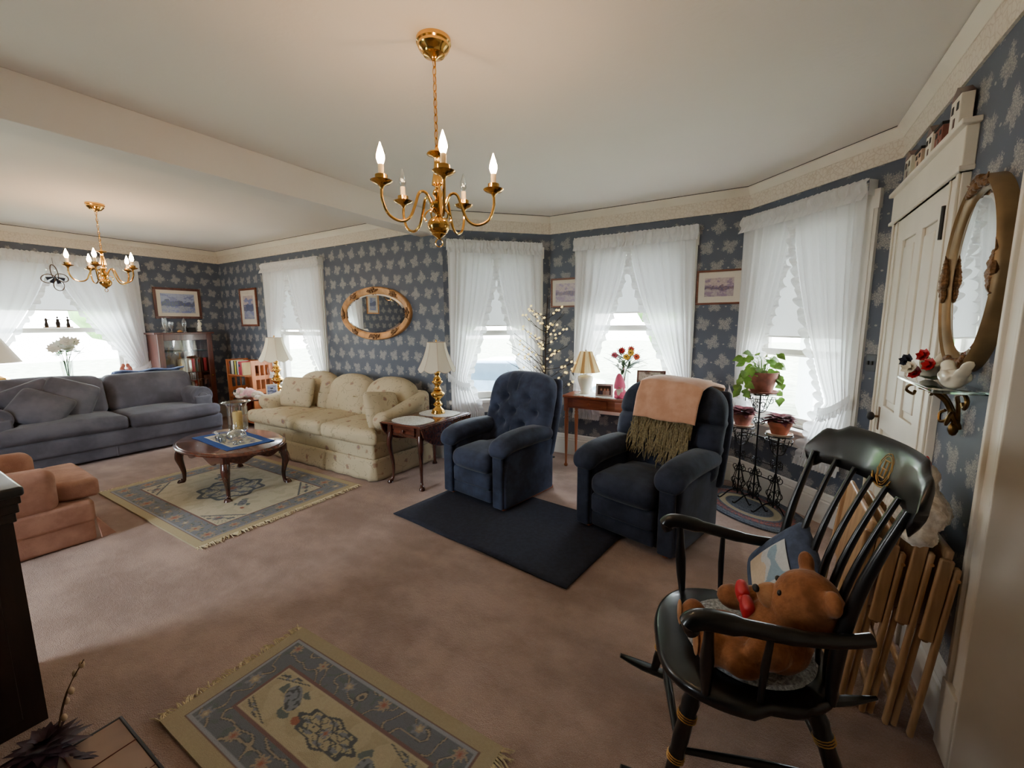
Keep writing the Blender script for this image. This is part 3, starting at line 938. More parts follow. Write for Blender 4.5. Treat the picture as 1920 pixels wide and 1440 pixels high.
pillow('throw_pillow', 'square grey throw pillow standing on its corner, rightmost on the velvet sofa', 'pillow', .46, .46, .17, 'grey', (-6.62, 1.42, .70), (0, 0, 0), G).rotation_euler = (R(-30), R(24), R(78))
pillow('throw_pillow', 'grey throw pillow tipped behind the others at the left end of the velvet sofa', 'pillow', .44, .44, .16, 'grey', (-6.72, 1.16, .69), (0, 0, 0), G).rotation_euler = (R(-20), R(-22), R(85))
pillow('throw_pillow', 'grey throw pillow slumped against the left arm of the velvet sofa', 'pillow', .46, .42, .17, 'grey', (-6.50, 1.17, .64), (0, 0, 0), G).rotation_euler = (R(-42), R(26), R(62))
o = MB().grid(20, 8, lambda u, v: (-7.08 + .13 * math.sin(v * pi * .9) - .2 * v, 1.95 + .75 * u, .905 + .018 * math.sin(v * pi) + .012 * math.sin(u * 14) - max(0, v - .75) * .2)).build('folded_coverlet', M['blue'], None, solid=.012)
o.data.materials[0] = plain('pale blue quilted cotton', rgb(128, 146, 190), .9, var=.2, nscale=40)
tag(o, 'pale blue coverlet laid along the top of the velvet sofa back', 'blanket')

# --- cream floral sofa (faces -y)
s = thing('floral_sofa', 'cream floral three-seat sofa below the oval wall mirror', 'sofa', (-4.2, 2.62, 0), 0)
MB().rbox(-1.05, 1.05, .03, .83, .19, .36, .03, 3, (0, .01, 0)).build('base', 'floral', s)
def skirt(u, v):
    L_ = [(-1.05, .80), (-1.05, .03), (1.05, .03), (1.09, .80)]
    seg = [.77, 2.22, .77]; tot = sum(seg); d = u * tot
    i = 0
    while i < 2 and d > seg[i]: d -= seg[i]; i += 1
    t = min(1, d / seg[i]); a, c = L_[i], L_[i + 1]
    x = a[0] + (c[0] - a[0]) * t; y = a[1] + (c[1] - a[1]) * t
    n = ((c[1] - a[1]), -(c[0] - a[0])); l = math.hypot(*n); n = (n[0] / l, n[1] / l)
    pl = 0
    for q in (.0, .333, .666, 1.0):
        if i == 1: pl -= .028 * math.exp(-((t - q) / .008) ** 2) - .018 * math.exp(-((t - q) / .02) ** 2)
    wv = .007 * math.sin(d * 23) * v + pl * v
    out = .012 + .022 * v
    sg = 1 if i != 1 else 1
    return (x + n[0] * (out + wv) * (-1 if False else 1), y + n[1] * (out + wv), .215 - .205 * v)
MB().grid(320, 6, skirt).build('skirt', 'floral', s, True, 180, solid=.006)
for k in range(3):
    x0 = -.90 + k * .605; x1 = x0 + .60
    def fn(x, y, z, k=k):
        if y < .17:
            q = min(1, (.17 - y) / .19 * 1.6)
            if k == 0 and x < -.6: x -= (-.6 - x) / .3 * .2 * q
            if k == 2 and x > .6: x += (x - .6) / .3 * .2 * q
        return (x, y, z)
    c = MB().rbox(x0, x1, -.02, .62, .355, .50, .045, 4, (0, .025, .03), fn=fn, seg=8).build('seat_cushion', 'floral', s)
    def fb(x, y, z, k=k):
        xc = (-.66, -.02, .64)[k]
        return (x, y + (z - .45) * .30 + .01, z - .10 * abs((x - xc) / .34) ** 3 * (z > .7) * 1)
    xc = (-.63, 0, .64)[k]
    MB().rbox(xc - .335, xc + .335, .46, .66, .47, .90, .075, 4, (.02, .05, .02), fn=fb, seg=8).build('back_cushion', 'floral', s)
MB().rbox(-1.02, 1.06, .72, .86, .19, .78, .06, 3).build('back_frame', 'floral', s)
for sg in (-1, 1):
    def fa(x, y, z, sg=sg):
        k = max(0, (z - .5) / .15)
        return (x + sg * .05 * k + sg * (y > .4) * 0, y, z + max(0, (y - .3)) * .28 * (z > .5))
    x0, x1 = (-1.06, -.88) if sg < 0 else (.88, 1.04)
    b = MB().rbox(x0, x1, .13, .80, .19, .62, .085, 4, (0, 0, .01), fn=fa, seg=8)
    b.rbox(x0 - (.03 if sg < 0 else -.0), x1 + (.03 if sg > 0 else 0), .115, .80, .47, .65, .088, 4, fn=fa, seg=8)
    b.build('arm', 'floral', s)
pillow('throw_pillow', 'cream floral pillow propped at the left end of the floral sofa', 'pillow', .50, .38, .17, 'floral', (-4.86, 3.0, .69), (-16, 0, 12), 'floral pillows on the floral sofa')
pillow('throw_pillow', 'cream floral pillow seen edge-on inside the right arm of the floral sofa', 'pillow', .42, .42, .16, 'floral', (-3.30, 2.93, .63), (-24, 8, 84), 'floral pillows on the floral sofa')

# --- salmon armchair at the left edge (faces +y, its right arm towards the camera)
s = thing('salmon_armchair', 'salmon pink armchair at the left edge of the photo', 'armchair', (-4.76, .935, 0), 88)
b = MB(); b.rbox(-.78, -.02, -.80, .0, .005, .16, .02, 2); b.build('skirt', 'pink', s)
MB().rbox(-.78, -.01, -.81, .01, .14, .30, .03, 3).build('base', 'pink', s)
MB().add([(-.01, -.79, .15), (.0, -.74, .15), (.075, -.80, .012), (.0, -.81, .012)], [(0, 1, 2, 3)]).build('skirt_flap', 'pink', s, False, solid=.008)
def fn(x, y, z):
    if x > -.20 and y > -.25: y += (y + .25) / .14 * .11 * min(1, (x + .20) / .10)
    if x > -.20 and y < -.55: y -= (-.55 - y) / .14 * .13 * min(1, (x + .20) / .10)
    return (x, y, z)
MB().rbox(-.62, .04, -.66, -.15, .30, .43, .03, 4, (.01, 0, .02), fn=fn, seg=10).build('seat_cushion', 'pink', s)
for y0, y1 in ((-.81, -.64), (-.17, .0)):
    def fa(x, y, z): return (x, y + (.015 if y > -.4 else -.015) * max(0, (z - .4) / .2), z + .05 * max(0, -x - .3))
    MB().rbox(-.78, -.17, y0, y1, .27, .565, .065, 4, (0, .005, .01), fn=fa, seg=6).build('arm', 'pink', s)
MB().rbox(-.95, -.70, -.80, 0, .15, .86, .08, 3, (.03, 0, 0)).build('back', 'pink', s)

# --- recliners
def recliner(label, loc, rz, mat, tuft, W=.75):
    s = thing('recliner', label, 'recliner', loc, rz, 'navy recliners')
    h = W / 2; aw = .155
    for sg in (-1, 1):
        xo, xi = sg * h, sg * (h - aw)
        x0, x1 = min(xo, xi), max(xo, xi)
        def fs(x, y, z): return (x, y + (.05 * max(0, (z - .30)) / .2 if y < .1 else 0), z)
        MB().rbox(x0 + .008, x1 - .008, .02, .68, .035, .50, .03, 3, fn=fs, seg=6).build('side_panel', mat, s)
        def fa(x, y, z, sg=sg):
            xc = (x0 + x1) / 2
            return (x, y, z - .05 * max(0, 1 - (y + .03) / .18) ** 2 + .02 * math.sin(max(0, y) * 4.5))
        MB().rbox(x0 - .02, x1 + .02, -.02, .66, .48, .605, .06, 4, (.008, 0, .015), fn=fa, seg=8).build('arm_pad', mat, s)
        MB().rbox(x0 + .025, x1 - .025, -.0, .035, .04, .47, .016, 2).build('front_facing', mat, s)
    w = h - aw
    def fseat(x, y, z): return (x, y, z - .02 * (y > .3))
    MB().rbox(-w, w, -.035, .56, .30, .455, .065, 4, (0, .02, .035), fn=fseat, seg=8).build('seat', mat, s)
    b = MB(); b.rbox(-w, w, -.01, .10, .165, .305, .03, 3, (0, .012, 0), seg=8)
    b.build('footrest', mat, s)
    b = MB(); b.rbox(-w, w, .005, .10, .06, .17, .02, 3, (0, .008, 0), seg=8)
    b.build('lower_footrest', mat, s)
    # back: leaning slab with shaped outline and tufted face
    bw = h - .012 if tuft else h + .012
    rows = ([(-.13, .76), (.13, .76), (-.22, .64), (0, .64), (.22, .64), (-.12, .53), (.12, .53), (0, .86) if False else (0, .53)] if tuft else [])
    if tuft: rows = [(-.12, .83), (.13, .83), (-.22, .71), (.0, .71), (.23, .71), (-.11, .60), (.12, .60)]
    def fb(x, y, z):
        t = (z - .40) / .66
        # outline: shoulders round in at the top
        x = x * (1 - .10 * max(0, (t - .72) / .28) ** 2)
        z -= .09 * (abs(x) / bw) ** 3 * max(0, (t - .5) * 2)
        if y < .60:
            d = 0
            if tuft:
                for (bx, bz) in rows:
                    q = ((x - bx) ** 2 + (z - bz) ** 2) ** .5
                    d += .055 * math.exp(-(q / .035) ** 2) + .02 * math.exp(-(q / .08) ** 2)
                for i in range(len(rows)):
                    for j in range(i):
                        a, c = Vector(rows[i]), Vector(rows[j])
                        if .1 < (a - c).length < .19:
                            p = Vector((x, z)); u = max(0, min(1, (p - a).dot(c - a) / (c - a).length_squared))
                            q = (p - a - (c - a) * u).length
                            d = max(d, .026 * math.exp(-(q / .016) ** 2))
                # side crease lines and top vertical creases
                for (ax, az, cx, cz_) in ((-.22, .71, -.36, .73), (.23, .71, .36, .69), (-.12, .83, -.14, 1.03), (.0, .90, .0, 1.04), (.13, .83, .15, 1.03), (-.11, .60, -.2, .45), (.12, .60, .2, .45), (0, .58, 0, .45)):
                    a, c = Vector((ax, az)), Vector((cx, cz_)); p = Vector((x, z))
                    u = max(0, min(1, (p - a).dot(c - a) / (c - a).length_squared)); q = (p - a - (c - a) * u).length
                    d = max(d, .018 * (1 - .5 * u) * math.exp(-(q / .014) ** 2))
            else:
                for zz in (.62, .80): d = max(d, .03 * math.exp(-((z - zz - .02 * math.cos(x * 6)) / .018) ** 2))
                if z < .62:
                    for xx in (-.2, -.07, .07, .2): d = max(d, .014 * math.exp(-((x - xx * (1 - (z - .62))) / .012) ** 2))
                else:
                    for xx in (-.24, .24): d = max(d, .01 * math.exp(-((x - xx) / .02) ** 2))
            y += d
        y += (z - .42) * .30
        return (x, y, z)
    MB().rbox(-bw, bw, .47, .64, .38, 1.06, .075, 4, (.0, .045, .0), fn=fb, seg=44).build('back', mat, s)
    def fr(x, y, z): return (x * (1 - .12 * max(0, (z - .8) / .2)), y + (z - .42) * .30, z)
    MB().rbox(-bw + .02, bw + .015, .63, .70, .34, 1.0, .03, 3, fn=fr).build('back_shell', mat, s)
    MB().box(-.3, .3, .08, .66, .035, .3).build('base_frame', 'blackm', s, False)
    for sg in (-1, 1): MB().rbox(sg * .30 - .02, sg * .30 + .02, .05, .74, 0.003, .036, .01, 2).build('runner', 'cherry', s)
    return s
r1 = recliner('navy recliner with a button-tufted back, left of the pair', (-2.03, 2.70, .0), -9.7, 'navy', True, .74)
r2 = recliner('dark navy recliner draped with a peach blanket, right of the pair', (-.77, 2.685, .0), -15, 'navy2', False, .79)
# blanket and shawl over recliner 2 (top-level, in its frame)
def rloc(o, x, y, z): return Matrix.Translation(o.location) @ Matrix.Rotation(o.rotation_euler.z, 4, 'Z') @ Vector((x, y, z))
def drape(name, label, x0, x1, zf, zback, off, mat, skew=0, thick=.012, wave=.006):
    def P(u, v):
        # v 0 = front hem, 1 = rear hem ; path climbs the face, crosses the top, drops behind
        x = x0 + (x1 - x0) * u + skew * (1 - v)
        t = abs(x) / .355
        ztop = 1.055 - .085 * min(1.1, t) ** 3
        z_f = zf + .05 * (u) * (1 if skew else 0)
        lf = ztop - z_f; lt = .34; lb = ztop - zback; L_ = lf + lt + lb; d = v * L_
        if d < lf:
            z = z_f + d; y = .435 + (z - .42) * .30 - off - .03 * (1 - min(1, (ztop - z) / .08)) * -1
        elif d < lf + lt:
            q = (d - lf) / lt; a = pi * q
            y = .435 + (ztop - .42) * .30 - off + .03 + .31 * q - .0; z = ztop + .012 + .022 * math.sin(a)
        else:
            z = ztop - (d - lf - lt); y = .71 + (z - .42) * .30 + off
        w_ = wave * math.sin(u * 21 + v * 5) * (1 if v < .4 else .5)
        p = (x, y - w_, z + .004 * math.sin(u * 9)); return rloc(r2, *p)
    o = MB().grid(40, 50, P).build(name, mat, None, True, 180, solid=thick)
    return o
sh = thing('crochet_shawl', 'olive crochet shawl with a long tangled fringe hanging below the peach blanket', 'shawl', rloc(r2, 0, .4, .8))
inv = Matrix.Translation(-sh.location)
def PS(u, v):
    x = -.19 + .44 * u; ztop = 1.05 - .07 * (abs(x) / .355) ** 3
    z = .72 - .035 * u + (ztop - .72 + .035 * u) * v
    return inv @ rloc(r2, x, .415 + (z - .42) * .30 - .022 - .012 * abs(math.sin(u * 28)) * (1 - v * .6), z)
MB().grid(90, 12, PS).build('shawl_body', 'olive', sh, True, 180, solid=.008)
rn = random.Random(11); fr = MB()
for k in range(150):
    u = rn.random(); x = -.20 + .44 * u; z0 = .735 - .035 * u + rn.uniform(-.0, .08); L_ = rn.uniform(.15, .23) * (1 + .25 * u)
    x1 = x + rn.uniform(-.045, .03); pts = []
    for q in range(6):
        t = q / 5; zz = z0 - L_ * t
        pts.append(inv @ rloc(r2, x + (x1 - x) * t + .008 * math.sin(t * 9 + k), .415 + (zz - .42) * .30 - .034 - rn.uniform(0, .018) - .02 * (1 if zz < .52 else 0), zz))
    fr.tube(pts, [.0042, .0045, .004, .004, .0032, .0015], 5, cap=False)
f_ = fr.build('fringe', 'fringe', sh); f_['kind'] = 'stuff'
bl = drape('fleece_blanket', '', -.19, .28, .80, .86, .088, 'peach', .0)
tag(bl, 'folded peach fleece blanket over the top of the right recliner', 'blanket')

# --- dark mat under the recliners
o = MB().grid(30, 20, lambda u, v: (-.79 + 1.58 * u, -.0 + .93 * v, .012 + .003 * math.sin(u * 13) * (v < .1))).build('floor_mat', 'matblue', None, solid=.008)
o.location = (-1.66, 2.13, 0); o.rotation_euler.z = R(-6.9)
tag(o, 'rectangular dark navy floor mat in front of and under the two recliners', 'mat')

# ============================================================ rugs
def flower(x, y, cx, cy, r, petals=8):
    dx, dy = x - cx, y - cy; q = math.hypot(dx, dy) / r
    if q > 1.1: return 0
    a = math.atan2(dy, dx); e = .78 + .22 * math.cos(petals * a)
    if q < .22: return 3
    if q < .5 * e + .1: return 2
    if q < e: return 1
    return 0
def scroll(x, y, s):  # vine noise
    v = noise.noise(Vector((x * s, y * s, 3.1))); return abs(v)
def rug_col(w, h, bw, seed, C):
    rn = random.Random(seed); fl = []
    nx_ = int(round((w - .2) / .19)); ny_ = int(round((h - .2) / .19))
    b = w / 2 - .055 - bw / 2 - .01; c = h / 2 - .055 - bw / 2
    for i in range(nx_ + 1):
        for sg in (-1, 1): fl.append((-b + 2 * b * i / nx_, sg * c + rn.uniform(-.01, .01), rn.uniform(.035, .052) * bw / .13, rn.random()))
    for j in range(1, ny_):
        for sg in (-1, 1): fl.append((sg * b, -c + 2 * c * j / ny_, rn.uniform(.035, .052) * bw / .13, rn.random()))
    def f(x, y):
        ex, ey = w / 2 - abs(x), h / 2 - abs(y); e = min(ex, ey)
        n1 = noise.noise(Vector((x * 14, y * 14, seed))) * .5
        if e < .055: return C['edge']
        if e < .063: return C['line']
        if e < .075: return C['edge2']
        if e < .068 + bw:
            for (cx, cy, r, q) in fl:
                k = flower(x, y, cx, cy, r, 8 if q > .5 else 6)
                if k == 3: return C['rust'] if q > .3 else C['cream']
                if k == 2: return C['rose'] if q > .45 else C['tan']
                if k == 1: return C['tan'] if q > .3 else C['slate2']
            v = scroll(x + n1 * .02, y, 13)
            if v < .035: return C['tan']
            if v < .07: return C['dark']
            v2 = noise.noise(Vector((x * 30, y * 30, 8.0)))
            if v2 > .32: return C['leaf']
            return C['slate']
        if e < .068 + bw + .016: return C['line2']
        if e < .068 + bw + .024: return C['cream']
        # field
        fx, fy = w / 2 - .068 - bw - .024, h / 2 - .068 - bw - .024
        ax, ay = abs(x), abs(y)
        # corner brackets
        cq = ((fx - ax) / (fx * .42)) + ((fy - ay) / (fy * .5))
        if cq < 1:
            if abs(cq - .97) < .06 or abs(cq - .62) < .05 * (1 + math.sin(ax * 90)): return C['dark']
            k = flower(x, y, math.copysign(fx - .07 * fx / .4, x), math.copysign(fy - .055, y), .045)
            if k: return (C['slate2'], C['rose'], C['rust'])[k - 1]
            if scroll(x, y, 26) < .05: return C['leaf']
            return C['cream2']
        # medallion
        rx, ry = fx * .38, fy * .60
        q = math.hypot(x / rx, y / ry); a = math.atan2(y / ry, x / rx)
        lob = 1 + .10 * math.cos(8 * a)
        if q < lob * 1.0:
            k = flower(x, y, 0, 0, min(rx, ry) * .36)
            if k: return (C['slate2'], C['rose'], C['rust'])[k - 1]
            if q > lob * .86 or abs(math.sin(4 * a) * .3 + .58 - q) < .07: return C['dark']
            if .55 < q < .8 and math.sin(8 * a + 1) > .2: return C['slate2']
            if scroll(x, y, 32) < .06: return C['dark']
            return C['cream2']
        # birds / sprigs either side
        for sx in (-1, 1):
            dx, dy = (x - sx * fx * .62) / .06, (y + sx * fy * .28) / .045
            qq = math.hypot(dx, dy + .4 * math.sin(dx * 2))
            if qq < .9: return C['slate2'] if noise.noise(Vector((x * 60, y * 60, 1))) > -.1 else C['dark']
            if 1.0 < qq < 1.5 and math.sin(math.atan2(dy, dx) * 3 + sx) > .55: return C['leaf']
            if math.hypot(dx - 1.7, dy + 1.2) < .35: return C['rust']
        return C['cream'] if n1 > -.05 else C['cream2']
    return f
CC = dict(edge=rgb(170, 154, 124), edge2=rgb(150, 152, 156), line=rgb(118, 92, 84), line2=rgb(126, 98, 92), slate=rgb(112, 113, 118), slate2=rgb(132, 133, 138), tan=rgb(164, 148, 126),
          cream=rgb(184, 170, 140), cream2=rgb(176, 162, 132), rose=rgb(162, 126, 112), rust=rgb(160, 104, 84), dark=rgb(88, 92, 94), leaf=rgb(104, 112, 110))
CD = dict(CC); CD.update(edge=rgb(180, 166, 132), slate=rgb(124, 128, 134), dark=rgb(104, 106, 110), cream=rgb(200, 190, 164), cream2=rgb(190, 180, 154))
def rug(label, x0, x1, y0, y1, bw, seed, C, ny):
    w, h = x1 - x0, y1 - y0
    e = thing('oriental_rug', label, 'rug', ((x0 + x1) / 2, (y0 + y1) / 2, 0), 0, 'oriental rugs')
    o = painted('pile', w, h, int(w / .0045), int(h / .0045), rug_col(w, h, bw, seed, C), M['paint'], e, .012)
    o.location.z = .014
    for sg in (-1, 1):
        rn = random.Random(seed + sg); b = MB(); y = -h / 2
        while y < h / 2:
            a = rn.uniform(-.5, .5); L_ = rn.uniform(.03, .055)
            x = sg * w / 2
            b.tube([(x, y, .012), (x + sg * L_ * .5, y + a * .02, .013), (x + sg * L_, y + a * .05, .006)], [.0035, .0032, .0022], 4)
            y += rn.uniform(.004, .011)
        f_ = b.build('fringe', 'fringew', e); f_['kind'] = 'stuff'
rug('large cream and slate floral rug under the oval coffee table', -5.05, -3.20, 1.18, 2.50, .15, 5, CD, 0)
rug('small cream and slate floral rug at the bottom of the photo', -1.87, -.70, .51, 1.09, .10, 9, CC, 0)
o = MB().lathe([(.0, .0), (1, 0), (1.0, .5), (.99, 1), (0, 1)], 64, SC(.49, .29, .012)).build('braided_rug', M['blackm'], None, True, 40)
o.data.materials[0] = braidmat()
o.location = (-.035, 3.80, .001); o.rotation_euler.z = R(-45); tag(o, 'oval braided rug under the wrought iron plant stand', 'rug')

# ============================================================ tables
def cabriole(b, x, y, z1, ox, oy, s=1.0, knee=.028, ankle=.012, foot=.03):
    d = Vector((ox, oy)).normalized() if (ox or oy) else Vector((1, 0))
    pr = [(z1, 0, knee * .9), (z1 * .88, .012 * s, knee), (z1 * .75, .018 * s, knee * .95), (z1 * .55, .004 * s, knee * .68), (z1 * .35, -.008 * s, ankle * 1.25), (z1 * .16, -.006 * s, ankle), (z1 * .08, .004 * s, ankle * 1.3), (.022, .018 * s, foot * .85), (.008, .022 * s, foot), (0.0, .02 * s, foot * .8)]
    pts = spl([(x + d.x * o_, y + d.y * o_, z) for z, o_, r in pr], 4)
    rr = []
    for i in range(len(pr) - 1):
        for k in range(4): rr.append(pr[i][2] + (pr[i + 1][2] - pr[i][2]) * k / 4)
    rr.append(pr[-1][2])
    return b.tube(pts, rr, 12)
# coffee table: oval top, scalloped apron, cabriole legs
t = thing('coffee_table', 'oval mahogany coffee table with cabriole legs on the large rug', 'coffee table', (-4.27, 1.94, 0), 0)
prof = [(0, .428), (.94, .428), (.955, .424), (.965, .418), (.98, .419), (1, .412), (1, .402), (.97, .396), (0, .396)]
MB().lathe([(r, z) for r, z in prof], 72, SC(.60, .40, 1)).build('tabletop', 'mahog', t, True, 30)
for sg in (-1, 1):
    out = []
    n = 40
    top = [(-.42 + .84 * i / n, .396) for i in range(n + 1)]
    bot = [(-.42 + .84 * i / n, .335 + .028 * math.cos(i / n * 2 * pi * 2) * (1 if .2 < i / n < .8 else .3) + .03 * (abs(i / n - .5) * 2) ** 4 - .02) for i in range(n, -1, -1)]
    MB().prism(top + bot, -.01, .01, T(0, sg * .25, 0) @ RX(90)).build('apron', 'mahog', t, False)
for sg in (-1, 1):
    n = 24
    top = [(-.24 + .48 * i / n, .396) for i in range(n + 1)]
    bot = [(-.24 + .48 * i / n, .325 + .02 * math.cos(i / n * 2 * pi * 2)) for i in range(n, -1, -1)]
    MB().prism(top + bot, -.01, .01, T(sg * .42, 0, 0) @ RZ(90) @ RX(90)).build('apron', 'mahog', t, False)
for sx in (-1, 1):
    for sy in (-1, 1):
        b = MB(); cabriole(b, sx * .415, sy * .25, .33, sx, sy * .7, 1.2, .036, .015, .034); b.box(sx * .415 - .026, sx * .415 + .026, sy * .25 - .026, sy * .25 + .026, .3, .396)
        b.build('leg', 'mahogz', t)
# drop leaf table
t = thing('drop_leaf_table', 'cherry drop-leaf side table with a drawer, right of the floral sofa', 'side table', (-2.79, 3.03, 0), 0)
MB().rbox(-.255, .235, -.36, .37, .582, .602, .008, 2).build('tabletop', 'mahog', t)
for sg, x in ((1, .245), (-1, -.265)):
    out = [(-.36, 0)] + [(-.36 + .73 * i / 24, -.225 * math.sin(pi * i / 24) ** .45) for i in range(25)] + [(.37, 0)]
    MB().prism(out, -.008, .008, T(x, 0, .592) @ RZ(90) @ RX(90)).build('leaf', 'mahog', t, True, 40)
MB().box(-.19, .18, -.30, .31, .47, .582).build('apron', 'mahog', t, False)
dr = MB().rbox(-.135, .125, -.318, -.30, .485, .57, .005, 2).build('drawer', 'mahog', t)
b = MB(); b.lathe([(.006, 0), (.006, .012), (.016, .018), (.018, .026), (.0, .032)], 14, T(-.005, -.318, .528) @ RX(90)); b.build('knob', 'mahog', dr)
for sx in (-1, 1):
    for sy in (-1, 1):
        b = MB(); cabriole(b, sx * .185 - .005, sy * .30, .50, sx, sy, 1.1, .027, .012, .028); b.box(sx * .185 - .028, sx * .185 + .018, sy * .30 - .022, sy * .30 + .022, .46, .582); b.build('leg', 'mahogz', t)
# round table left of the floral sofa
t = thing('round_table', 'small round mahogany pedestal table between the two sofas', 'side table', (-5.64, 3.0, 0), 0)
MB().lathe([(0, .555), (.27, .555), (.285, .56), (.29, .572), (.275, .575), (.265, .568), (0, .568)], 48).build('tabletop', 'mahog', t, True, 30)
MB().lathe([(.06, .12), (.03, .16), (.045, .2), (.028, .26), (.05, .34), (.026, .42), (.035, .5), (.09, .555)], 20).build('pedestal', 'mahogz', t)
for a in (90, 210, 330):
    b = MB(); b.tube([(0, 0, .16), (math.cos(R(a)) * .1, math.sin(R(a)) * .1, .14), (math.cos(R(a)) * .2, math.sin(R(a)) * .2, .05), (math.cos(R(a)) * .25, math.sin(R(a)) * .25, .015)], [.025, .022, .018, .02], 8); b.build('leg', 'mahogz', t)
for a in (30, 150, 270):
    MB().box(-.012, .012, -.012, .012, .0, .0) if False else None
MB().lathe([(0, .55), (.02, .55)], 8) if False else None
# writing desk in the bay
t = thing('writing_desk', 'slim cherry wood writing desk below the middle bay window', 'desk', (-1.27, 4.17, 0), 0)
MB().rbox(-.52, .52, -.20, .14, .742, .765, .006, 2).build('tabletop', 'cherry', t)
MB().box(-.49, .49, -.175, .12, .635, .742).build('apron', 'cherry', t, False)
for x0, x1 in ((-.40, -.04), (.04, .40)):
    dr = MB().rbox(x0, x1, -.186, -.175, .648, .732, .004, 2).build('drawer', 'cherry', t)
    MB().lathe([(.005, 0), (.006, .01), (.015, .016), (.016, .024), (.0, .03)], 14, T((x0 + x1) / 2, -.186, .69) @ RX(90)).build('knob', 'cherryz', dr)
for sx in (-1, 1):
    for y in (-.165, .105):
        b = MB(); b.box(sx * .475 - .022, sx * .475 + .022, y - .022, y + .022, .60, .742)
        b.lathe([(.0, 0), (.016, 0), (.02, .008), (.018, .02), (.011, .035), (.012, .12), (.02, .40), (.023, .50), (.017, .52), (.022, .535), (.016, .55), (.021, .565), (.017, .585), (.022, .6)], 14, T(sx * .475, y, 0)); b.build('leg', 'cherryz', t)
# ============================================================ chandeliers
def chandelier(label, x, y, Rr, a0, lit):
    t = thing('chandelier', label, 'chandelier', (x, y, 0), 0, 'brass chandeliers')
    MB().lathe([(.0, 2.595), (.012, 2.596), (.02, 2.603), (.045, 2.612), (.05, 2.622), (.06, 2.63), (.066, 2.64), (.066, 2.65), (.072, 2.655), (.072, 2.67)], 36).build('canopy', 'brass', t, True, 30)
    c = MB(); z = 2.6; k = 0
    while z > 2.25:
        L = .019; pts = []
        for i in range(13):
            a = 2 * pi * i / 12; pts.append((.008 * math.cos(a) * (1 if k % 2 else 0), .008 * math.cos(a) * (0 if k % 2 else 1), z - L + L * math.sin(a)))
        c.tube(pts, .0022, 5, cap=False); z -= .031; k += 1
    c.tube([(.0, .003, 2.6), (.006, -.006, 2.5), (-.004, .006, 2.38), (0, 0, 2.23)], .0018, 5)
    c.build('chain', 'brass', t)
    MB().lathe([(.004, 2.25), (.010, 2.238), (.014, 2.228), (.040, 2.226), (.043, 2.221), (.02, 2.213), (.012, 2.205), (.013, 2.18), (.018, 2.14), (.025, 2.105), (.026, 2.096), (.013, 2.09), (.012, 2.08), (.02, 2.072), (.024, 2.058), (.016, 2.045), (.012, 2.035), (.022, 2.028), (.034, 2.02), (.036, 2.0), (.028, 1.985), (.014, 1.975), (.012, 1.965)], 28).build('column', 'brass', t, True, 50)
    MB().lathe([(.0, 1.968), (.016, 1.966), (.036, 1.955), (.048, 1.935), (.048, 1.915), (.038, 1.897), (.03, 1.892), (.031, 1.888), (.02, 1.88), (.01, 1.874), (.006, 1.868), (0, 1.866)], 32).build('ball', 'brass', t, True, 50)
    MB().tube([(.016 * math.cos(a), 0, 1.852 + .017 * math.sin(a)) for a in [2 * pi * i / 20 for i in range(21)]], .0028, 6, RZ(30), cap=False).build('ring', 'brass', t)
    for i in range(5):
        a = a0 + 72 * i
        m = RZ(a)
        pts = spl([(.03, 0, 2.01), (.055, 0, 2.055), (.085, 0, 2.052), (.105, 0, 2.0), (.13, 0, 1.945), (Rr * .62 + .02, 0, 1.925), (Rr * .9, 0, 1.945), (Rr, 0, 2.0), (Rr, 0, 2.05)], 6)
        arm = MB().tube(pts, .0062, 8, m).tube(spl([(.03, 0, 1.995), (.05, 0, 1.985), (.062, 0, 1.965), (.055, 0, 1.945)], 4), [.004] * 12 + [.006], 6, m @ RZ(36)).build('arm', 'brass', t)
        mm = m @ T(Rr, 0, 0)
        MB().lathe([(.006, 2.04), (.01, 2.052), (.02, 2.058), (.036, 2.064), (.045, 2.072), (.040, 2.074), (.022, 2.07), (.02, 2.074), (.025, 2.078), (.025, 2.094), (.021, 2.096), (.014, 2.096)], 24, mm).build('bobeche', 'brass', arm, True, 50)
        MB().lathe([(.0115, 2.09), (.0115, 2.135), (.009, 2.137)], 14, mm).build('candle_sleeve', 'ivory', arm)
        on = i in lit
        MB().lathe([(.007, 2.134), (.012, 2.142), (.017, 2.158), (.016, 2.172), (.011, 2.19), (.006, 2.205), (.002, 2.218), (.0, 2.221)], 14, mm).build('bulb', 'bulb' if on else 'clear', arm)
chandelier('large brass chandelier in front, hanging nearest the camera with three lit bulbs', -1.277, 1.5, .245, 31.05 - 3, (0, 4, 3))
chandelier('smaller looking brass chandelier far left above the velvet sofa', -5.655, 1.59, .245, 76 + 184, (0, 1, 2, 3, 4))

# ============================================================ lamps
def scallop_shade(t, r0, r1, z0, z1, lab=None):
    n = 8
    def rf(u, v):
        a = 2 * pi * u; z = z1 - (z1 - z0) * v
        e = abs(math.sin(n * a / 2))
        r = r0 + (r1 - r0) * (v ** 1.7 * .75 + .25 * v)
        r *= (1 - .035 * e)
        if v > .999: pass
        z -= .028 * e * v ** 6
        return (r * math.cos(a), r * math.sin(a), z)
    s = MB().grid(128, 14, rf).build('lamp_shade', 'shadew', t, True, 180)
    b = MB()
    for k in range(n):
        b.tube([tuple(q * 1.004 if i < 2 else q for i, q in enumerate(rf(k / n, v / 10))) for v in range(11)], .0015, 4)
    b.tube([tuple(rf(i / 128, 1)) for i in range(129)], .002, 4, cap=False)
    b.tube([tuple(rf(i / 64, 0)) for i in range(65)], .002, 4, cap=False)
    o = b.build('shade_piping', 'saucer', s)
def turned(t, prof, mat='brass', n=28): return MB().lathe(prof, n).build('base', mat, t, True, 60)
